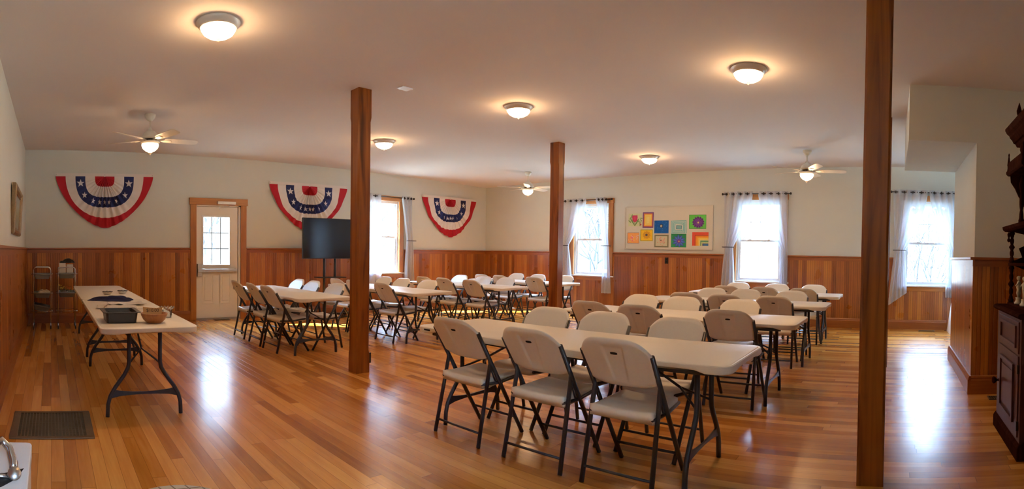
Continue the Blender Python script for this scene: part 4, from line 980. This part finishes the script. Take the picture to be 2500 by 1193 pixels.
# ------------------------------------------------------------------ white cabinet top with tap, bottom left
r = thing('white_washstand', 'white washstand corner with dark basin opening, bottom left', 'washstand', (-.26, 1.37, 0))
MB().box(-.185, .195, -.34, .33, .0, .655).build('body', M_white, r, .004)
mb = MB(); poly = rrect(.195, .34, .02, 4)
mb.prism(poly, lambda a, b, d: (a+.003, b, d), .6555, .70); mb.build('top', M_white, r, .004)
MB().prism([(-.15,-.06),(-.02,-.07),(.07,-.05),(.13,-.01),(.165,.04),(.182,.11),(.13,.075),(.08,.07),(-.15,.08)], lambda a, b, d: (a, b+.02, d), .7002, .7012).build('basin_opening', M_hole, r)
r = thing('chrome_tap', 'curved chrome tap with a round knob on the white washstand', 'tap', (-.152, 1.445, .7015)); r.scale = (.55, .55, .62)
MB().tube([(-.02, -.02, .0), (-.03, .0, .05), (-.02, .06, .11), (.02, .12, .12), (.06, .10, .09), (.085, .04, .045), (.09, .0, .02)], [.02, .02, .019, .018, .02, .024, .02], 14).build('spout', M_chrome, r)
MB().lathe([(.0, 0), (.030, 0), (.034, .006), (.032, .016), (.0, .022)], n=24).build('knob', M_brushed, r).matrix_local = Matrix.Translation((.095, -.03, .018)) @ Matrix.Rotation(math.radians(35), 4, 'X')
MB().tube([(-.07, -.01, .006), (.09, -.03, .006)], .012, 10).build('bridge', M_chrome, r)
# round stool edge at the bottom of the picture
M_quilt, nt, bb = nmat('quilted_cream_cover'); N = NT(nt); P = N.pos()
fx_ = N.m('FRACT', N.m('MULTIPLY', N.m('ADD', P[0], N.m('MULTIPLY', P[1], .25)), 22)); fy_ = N.m('FRACT', N.m('MULTIPLY', P[1], 16))
ln = N.m('MAXIMUM', N.m('LESS_THAN', fx_, .13), N.m('LESS_THAN', fy_, .10)); nt.links.new(N.ramp(ln, [(0, (.58,.47,.33)), (1, (.22,.15,.09))]), bb.inputs['Base Color']); bb.inputs['Roughness'].default_value = .8
r = thing('padded_stool', 'round cream padded stool with dark checked lines, bottom edge of view', 'stool', (.400, 1.615, 0))
MB().lathe([(.0, .445), (.17, .445), (.192, .455), (.198, .475), (.190, .497), (.165, .508), (.0, .512)], n=48).build('cushion', M_quilt, r)
MB().lathe([(.0, .42), (.175, .42), (.178, .444), (.0, .444)], n=40).build('seat_base', M_card, r)
for k in range(4):
    a = PI/4+k*PI/2; MB().tube([(.12*math.cos(a), .12*math.sin(a), .42), (.165*math.cos(a), .165*math.sin(a), .0)], [.017, .012], 10).build('leg', M_casz, r)

# ------------------------------------------------------------------ dark sideboard with hutch and statuettes
Y0, YW = -.85, YF+.012+.034
r = thing('carved_sideboard', 'dark carved wooden sideboard against the wall at far right', 'sideboard', (3.05, -1.1, 0))
def L(x, y, z): return (x-3.05, y+1.1, z)
def bxl(mb, x0, x1, y0, y1, z0, z1, mi=0): mb.box(x0-3.05, x1-3.05, y0+1.1, y1+1.1, z0, z1, mi); return mb
mb = MB(); bxl(mb, 1.92, 4.24, YW, -.98, .10, .94); bxl(mb, 3.46, 4.24, -.98, Y0-.012, .10, .94); bxl(mb, 1.92, 2.72, -.98, Y0-.012, .10, .94); mb.build('carcass', M_darkfront, r, .004)
mb = MB()
def plinth(x0, x1, y1):
    mb.prism([(YW, 0), (y1+.02, 0), (y1+.02, .085), (y1+.008, .105), (y1-.008, .118), (YW, .118)], lambda a, b, d: L(d, a, b), x0, x1)
plinth(3.44, 4.265, Y0-.012); plinth(1.895, 2.74, Y0-.012); plinth(2.70, 3.48, -.98); mb.build('plinth', M_dark, r, .004)
mb = MB()
def top(x0, x1, y1):
    mb.prism([(YW, .94), (y1+.018, .94), (y1+.035, .955), (y1+.03, .972), (y1+.01, .98), (YW, .98)], lambda a, b, d: L(d, a, b), x0, x1)
top(3.425, 4.285, Y0-.012); top(1.875, 2.755, Y0-.012); top(2.70, 3.48, -.98); mb.build('worktop', M_dark, r, .003)
def panel_frame(mb, x0, x1, z0, z1, y, w_=.022, d_=.014):
    for (a, b, c, d) in ((x0, x1, z0, z0+w_), (x0, x1, z1-w_, z1), (x0, x0+w_, z0+w_, z1-w_), (x1-w_, x1, z0+w_, z1-w_)): bxl(mb, a, b, y-.001, y+d_, c, d)
for (xa, xb_) in ((3.50, 4.14), (2.02, 2.66)):
    yf = Y0-.012
    mb = MB(); bxl(mb, xa, xb_, yf-.001, yf+.010, .70, .915); panel_frame(mb, xa+.05, xb_-.08, .735, .885, yf+.009); dr = mb.build('drawer', M_darkfront, r, .003)
    mb = MB(); bxl(mb, xa, xb_, yf-.001, yf+.010, .14, .685); panel_frame(mb, xa+.10, xb_-.10, .215, .615, yf+.009, .026, .016); bxl(mb, xa+.15, xb_-.15, yf+.009, yf+.018, .27, .56); dr = mb.build('door', M_darkfront, r, .003)
    MB().lathe([(.0, 0), (.014, .0), (.008, .012), (.010, .022), (.024, .034), (.028, .046), (.020, .056), (.0, .060)], n=20).build('knob', M_dark, dr).matrix_local = Matrix.Translation(L(xb_-.045, yf+.010, .40)) @ Matrix.Rotation(-PI/2, 4, 'X')
    for z in (.22, .60): mb = MB(); bxl(mb, xa-.012, xa+.004, yf, yf+.016, z-.03, z+.03); mb.build('hinge', M_bronze, dr)
mb = MB()
for k in range(3): panel_frame(mb, 2.78, 3.40, .14+.26*k, .38+.26*k, -.981)
mb.build('centre_panels', M_darkfront, r, .003)
# hutch
r = thing('carved_hutch', 'dark carved hutch with turned posts standing on the sideboard', 'hutch', (3.05, -1.1, .9805))
def LH(x, y, z): return (x-3.05, y+1.1, z-.9805)
def bxh(mb, x0, x1, y0, y1, z0, z1): mb.box(x0-3.05, x1-3.05, y0+1.1, y1+1.1, z0-.9805, z1-.9805); return mb
mb = MB(); bxh(mb, 1.98, 4.18, YW, YW+.02, .985, 1.58); mb.build('back_panel', M_dark, r)
mb = MB(); bxh(mb, 1.94, 4.20, YW, -.925, .981, 1.0); mb.build('foot_board', M_dark, r, .003)
def turned(x, y, z0, z1, nm='turned_post'):
    h = z1-z0; pr = []
    for k in range(41):
        t = k/40; q = .011+.006*abs(math.sin(t*PI*5))**.7+(.006 if t < .08 or t > .92 or .47 < t < .53 else 0); pr.append((q, h*t))
    MB().lathe([(.0, 0)]+pr+[(.0, h)], LH(x, y, z0), 14).build(nm, M_dark, r)
for x in (4.165, 3.60, 2.56, 1.995):
    turned(x, -.945, 1.0, 1.29); turned(x, -.945, 1.315, 1.56)
mb = MB(); bxh(mb, 1.96, 4.20, YW, -.925, 1.29, 1.315); mb.build('shelf', M_dark, r, .003)
mb = MB(); mb.prism([(YW, 1.56), (-.90, 1.56), (-.88, 1.575), (-.875, 1.60), (YW, 1.60)], lambda a, b, d: LH(d, a, b), 1.93, 4.225); mb.build('shelf', M_dark, r, .003)
for x in (4.15, 1.985):
    sc1 = [(YW, 1.0), (-1.06, 1.0), (-1.04, 1.08), (-1.09, 1.16), (-1.10, 1.24), (-.97, 1.29), (-.96, 1.33), (-1.03, 1.36), (-1.00, 1.43), (-1.09, 1.47), (-1.10, 1.53), (-.97, 1.555), (YW, 1.56)]
    MB().prism(sc1, lambda a, b, d: LH(x+d, a, b), -.011, .011).build('scrolled_side', M_dark, r)
    MB().lathe([(.0, 0), (.012, .008), (.014, .02), (.006, .035), (.011, .05), (.013, .065), (.0, .085)], LH(x, -.915, 1.475), 12).build('drop_pendant', M_dark, r)
mb = MB(); bxh(mb, 2.02, 4.13, YW, -1.03, 1.601, 2.26); mb.build('upper_case', M_dark, r, .003)
for xa, xb_ in ((3.10, 4.05), (2.08, 3.03)):
    mb = MB()
    for (a, b, c, d) in ((xa, xb_, 1.63, 1.69), (xa, xb_, 2.17, 2.23), (xa, xa+.055, 1.63, 2.23), (xb_-.055, xb_, 1.63, 2.23), (xa, xb_, 1.93, 1.945)): bxh(mb, a, b, -1.031, -1.008, c, d)
    dr = mb.build('glazed_door', M_dark, r, .003); mb = MB(); bxh(mb, xa+.055, xb_-.055, -1.028, -1.022, 1.69, 2.17); mb.build('glass', mat('dusky_cabinet_glass', (.16,.15,.17), .08, var=.05), dr)
for x in (4.10, 3.065, 2.05): turned(x, -1.0, 1.60, 2.25, 'turned_column')
for xa, xb_ in ((3.66, 4.17), (1.98, 2.50)):                        # small galleries bracketed off the case front
    mb = MB(); mb.prism([(-1.03, 2.00), (-.90, 2.00), (-.885, 2.015), (-.885, 2.035), (-1.03, 2.035)], lambda a, b, d: LH(d, a, b), xa, xb_); bxh(mb, xa+.01, xb_-.01, -.905, -.893, 2.035, 2.10); mb.build('gallery', M_dark, r, .002)
    for x in (xa+.02, xb_-.03):
        MB().prism([(-1.03, 2.0), (-.915, 2.0), (-.92, 1.95), (-.955, 1.90), (-.985, 1.84), (-1.02, 1.79), (-1.03, 1.76)], lambda a, b, d: LH(x+d, a, b), -.01, .01).build('bracket', M_dark, r)
        MB().lathe([(.0, 0), (.014, .0), (.012, .02), (.007, .03), (.013, .05), (.010, .08), (.005, .12), (.007, .135), (.0, .15)], LH(x, -.90, 2.03), 12).build('finial', M_dark, r)
cp = [(YW, 2.25), (-.985, 2.25), (-.97, 2.275), (-.955, 2.28), (-.945, 2.30), (-.925, 2.32), (-.92, 2.335), (-.90, 2.35), (-.885, 2.375), (-.885, 2.39), (YW, 2.39)]
MB().prism(cp, lambda a, b, d: LH(d, a, b), 1.90, 4.24).build('cornice', M_dark, r)
MB().prism([(2.35, 2.39), (2.70, 2.45), (3.0, 2.58), (3.07, 2.62), (3.15, 2.58), (3.45, 2.45), (3.82, 2.39)], lambda a, b, d: LH(a, d, b), -.93, -.90).build('pediment', M_dark, r, .003)
for x in (3.95, 2.15): MB().lathe([(.0, 0), (.020, .0), (.018, .018), (.010, .030), (.018, .055), (.020, .075), (.012, .10), (.004, .13), (.0, .14)], LH(x, -.93, 2.39), 14).build('finial', M_dark, r)
M_bisque = mat('cream_bisque', (.62,.55,.42), .5, var=.12, scale=40)
def statuette(x, y, z, rz, label, arm):
    mb = MB(); mb.lathe([(.0, 0), (.034, 0), (.036, .012), (.026, .022), (.022, .040), (.026, .05), (.0, .052)], n=18)
    def chain(pts, rs): mb.tube(pts, rs, 10)
    chain([(-.012, 0, .050), (-.014, .004, .085), (-.011, 0, .118)], [.008, .011, .013]); chain([(.012, 0, .050), (.016, -.006, .085), (.011, 0, .118)], [.008, .011, .013])
    chain([(0, 0, .108), (0, 0, .125), (0, 0, .150), (0, 0, .168), (0, 0, .178)], [.016, .020, .019, .015, .007])
    chain([(.017, 0, .164), (.036, -.006, .152 if not arm else .178), (.040, -.020, .138 if not arm else .205)], [.008, .007, .005]); chain([(-.017, 0, .164), (-.032, -.008, .146), (-.018, -.024, .142)], [.008, .007, .005])
    mb.lathe([(.0, -.019), (.010, -.016), (.017, -.004), (.0175, .006), (.012, .016), (.0, .020)], (0, -.002, .196), 16)
    for k in range(9): a = 2*PI*k/9; mb.lathe([(.0, -.006), (.006, 0), (.0, .006)], (.014*math.cos(a), .013*math.sin(a), .206), 8)
    o = mb.build('cherub_statuette', M_bisque); o.location = (x, y, z); o.rotation_euler[2] = rz; return tag(o, label, 'statuette', 'cream statuettes on the sideboard')
statuette(3.98, -.965, 1.0005, PI-.4, 'cream cherub statuette on the sideboard, farther of two between turned posts', False)
statuette(3.78, -.960, 1.0005, PI+.3, 'cream cherub statuette on the sideboard, nearer of two at the picture edge', True)

# ------------------------------------------------------------------ outdoors
M_snow = mat('pale_frosted_lawn', (.42,.46,.38), .9, var=.25, scale=1.5)
o = MB().box(-40, 60, -50, 70, -.75, -.7).build('lawn', M_snow); tag(o, 'pale lawn outside the windows', 'lawn', kind='stuff')
M_clap = planks('white_clapboard', 'z', 'y', .12, 0, [(0, (.78,.80,.82)), (1, (.84,.85,.86))], gap=.1, rough=(.6, .7))
M_roof = mat('grey_shingles', (.035,.038,.05), .9)
M_wdark = mat('dark_house_window', (.006,.007,.010), .6, var=.1, spec=.1)
r = thing('white_house', 'white clapboard house seen through the window right of the board', 'house', (42, 10, -.7))
MB().box(0, 8, -9, 6, 0, 4.4).build('wall', M_clap, r)
MB().prism([(-.5, 4.35), (8.5, 4.35), (4, 7.5)], lambda a, b, d: (a, d, b), -9.5, 6.5).build('roof', M_roof, r)
for y, z in ((.62, 2.05), (2.05, 3.35), (-2.0, 3.35), (-3.2, 2.05), (3.6, 2.05)):
    f_ = MB().box(-.05, .02, y-.21, y+.21, z-.37, z+.37).build('window', M_vinyl, r)
    for q in (-.09, .09):
        for k in (-1, 0, 1): MB().box(-.06, -.045, y+q-.075, y+q+.075, z+k*.22-.09, z+k*.22+.09).build('pane', M_wdark, f_)
M_bark = mat('bare_bark', (.009,.008,.011), .9, var=.3); M_leafr = mat('russet_leaves', (.22,.10,.08), .8, var=.3); M_leafg = mat('dark_green_leaves', (.05,.09,.05), .8, var=.3)
def tree(x, y, z, h, seed, label, shrub=False, leafm=None, lvl=4, nl=60, spread=.55):
    rr = random.Random(seed); r = thing('bare_shrub' if shrub else 'bare_tree', label, 'shrub' if shrub else 'tree', (x, y, z))
    mt_ = MB(); mtw = MB(); lf = MB(); tips = []
    def grow(p, d, L, rad, l):
        n = 4; pts = [p]; q = Vector(p); dd = Vector(d)
        for k in range(n):
            dd = (dd+Vector((rr.uniform(-.16, .16), rr.uniform(-.16, .16), rr.uniform(-.04, .12)))).normalized(); q = q+dd*L/n; q.z = max(q.z, .05) if k else q.z; pts.append(q.copy())
        (mt_ if l >= lvl-1 else mtw).tube(pts, [rad*(1-.45*k/n) for k in range(n+1)], 5 if l > 1 else 3)
        if l == 0: tips.append(pts[-1]); tips.append(pts[2]); return
        for k in range(3 if l > 1 else 3):
            b_ = pts[rr.choice([2, 3, 4]) if k else 4]; sp_ = spread*(1.2 if k else .6)
            nd = (dd+Vector((rr.uniform(-1, 1), rr.uniform(-1, 1), rr.uniform(-.25, .7)))*sp_).normalized(); grow(b_, nd, L*rr.uniform(.6, .82), rad*.62, l-1)
    if shrub:
        for k in range(9): a = rr.uniform(0, 6.3); grow(Vector((.12*math.cos(a), .35*math.sin(a), 0)), Vector((.35*math.cos(a), .5*math.sin(a), 1)).normalized(), h*.42, .024, lvl)
    else: grow(Vector((0, 0, 0)), Vector((0, 0, 1)), h*.36, h*.016, lvl)
    mt_.build('trunk', M_bark, r, fix=False); mtw.build('twigs', M_bark, r, fix=False)['kind'] = 'stuff'
    if leafm:
        for t in rr.sample(tips, min(nl, len(tips))):
            for _ in range(3):
                c = t+Vector([rr.uniform(-.05, .05) for _ in range(3)]); s_ = rr.uniform(.015, .035); a = Vector([rr.uniform(-1, 1) for _ in range(3)]).normalized(); b2 = a.orthogonal().normalized()
                lf.add([c-a*s_, c+b2*s_*.5, c+a*s_, c-b2*s_*.5], [(0, 1, 2, 3)])
        lv = lf.build('leaves', leafm, r, fix=False); lv['kind'] = 'stuff'
tree(13.8, 8.75, -.699, 5.2, 4, 'bare tree outside the window right of the middle post', lvl=5, spread=.75)
tree(12.5, -.95, -.699, 3.3, 6, 'dense bare shrub with a few leaves outside the rightmost window', True, M_leafr, 3, 200, .6)
tree(15.6, -.60, -.699, 3.6, 16, 'second bare shrub, standing farther behind the rightmost window', True, M_leafg, 3, 120, .6)
tree(25, 9.5, -.699, 6.5, 9, 'bare tree beside the white house outside', lvl=4, spread=.8)
tree(4.9, 16, -.699, 7, 12, 'bare tree outside, seen through the door panes', lvl=5, spread=.7)
tree(3.0, 19, -.699, 2.6, 22, 'low bush on the lawn behind the door', True, M_leafg, 3, 200, .6)
tree(9.6, 14.5, -.699, 3.4, 33, 'bush outside the sunlit window of the back wall', True, M_leafg, 3, 160, .7)
tree(13.5, 19, -.699, 7, 18, 'bare tree far outside the sunlit window', lvl=4, spread=.8)
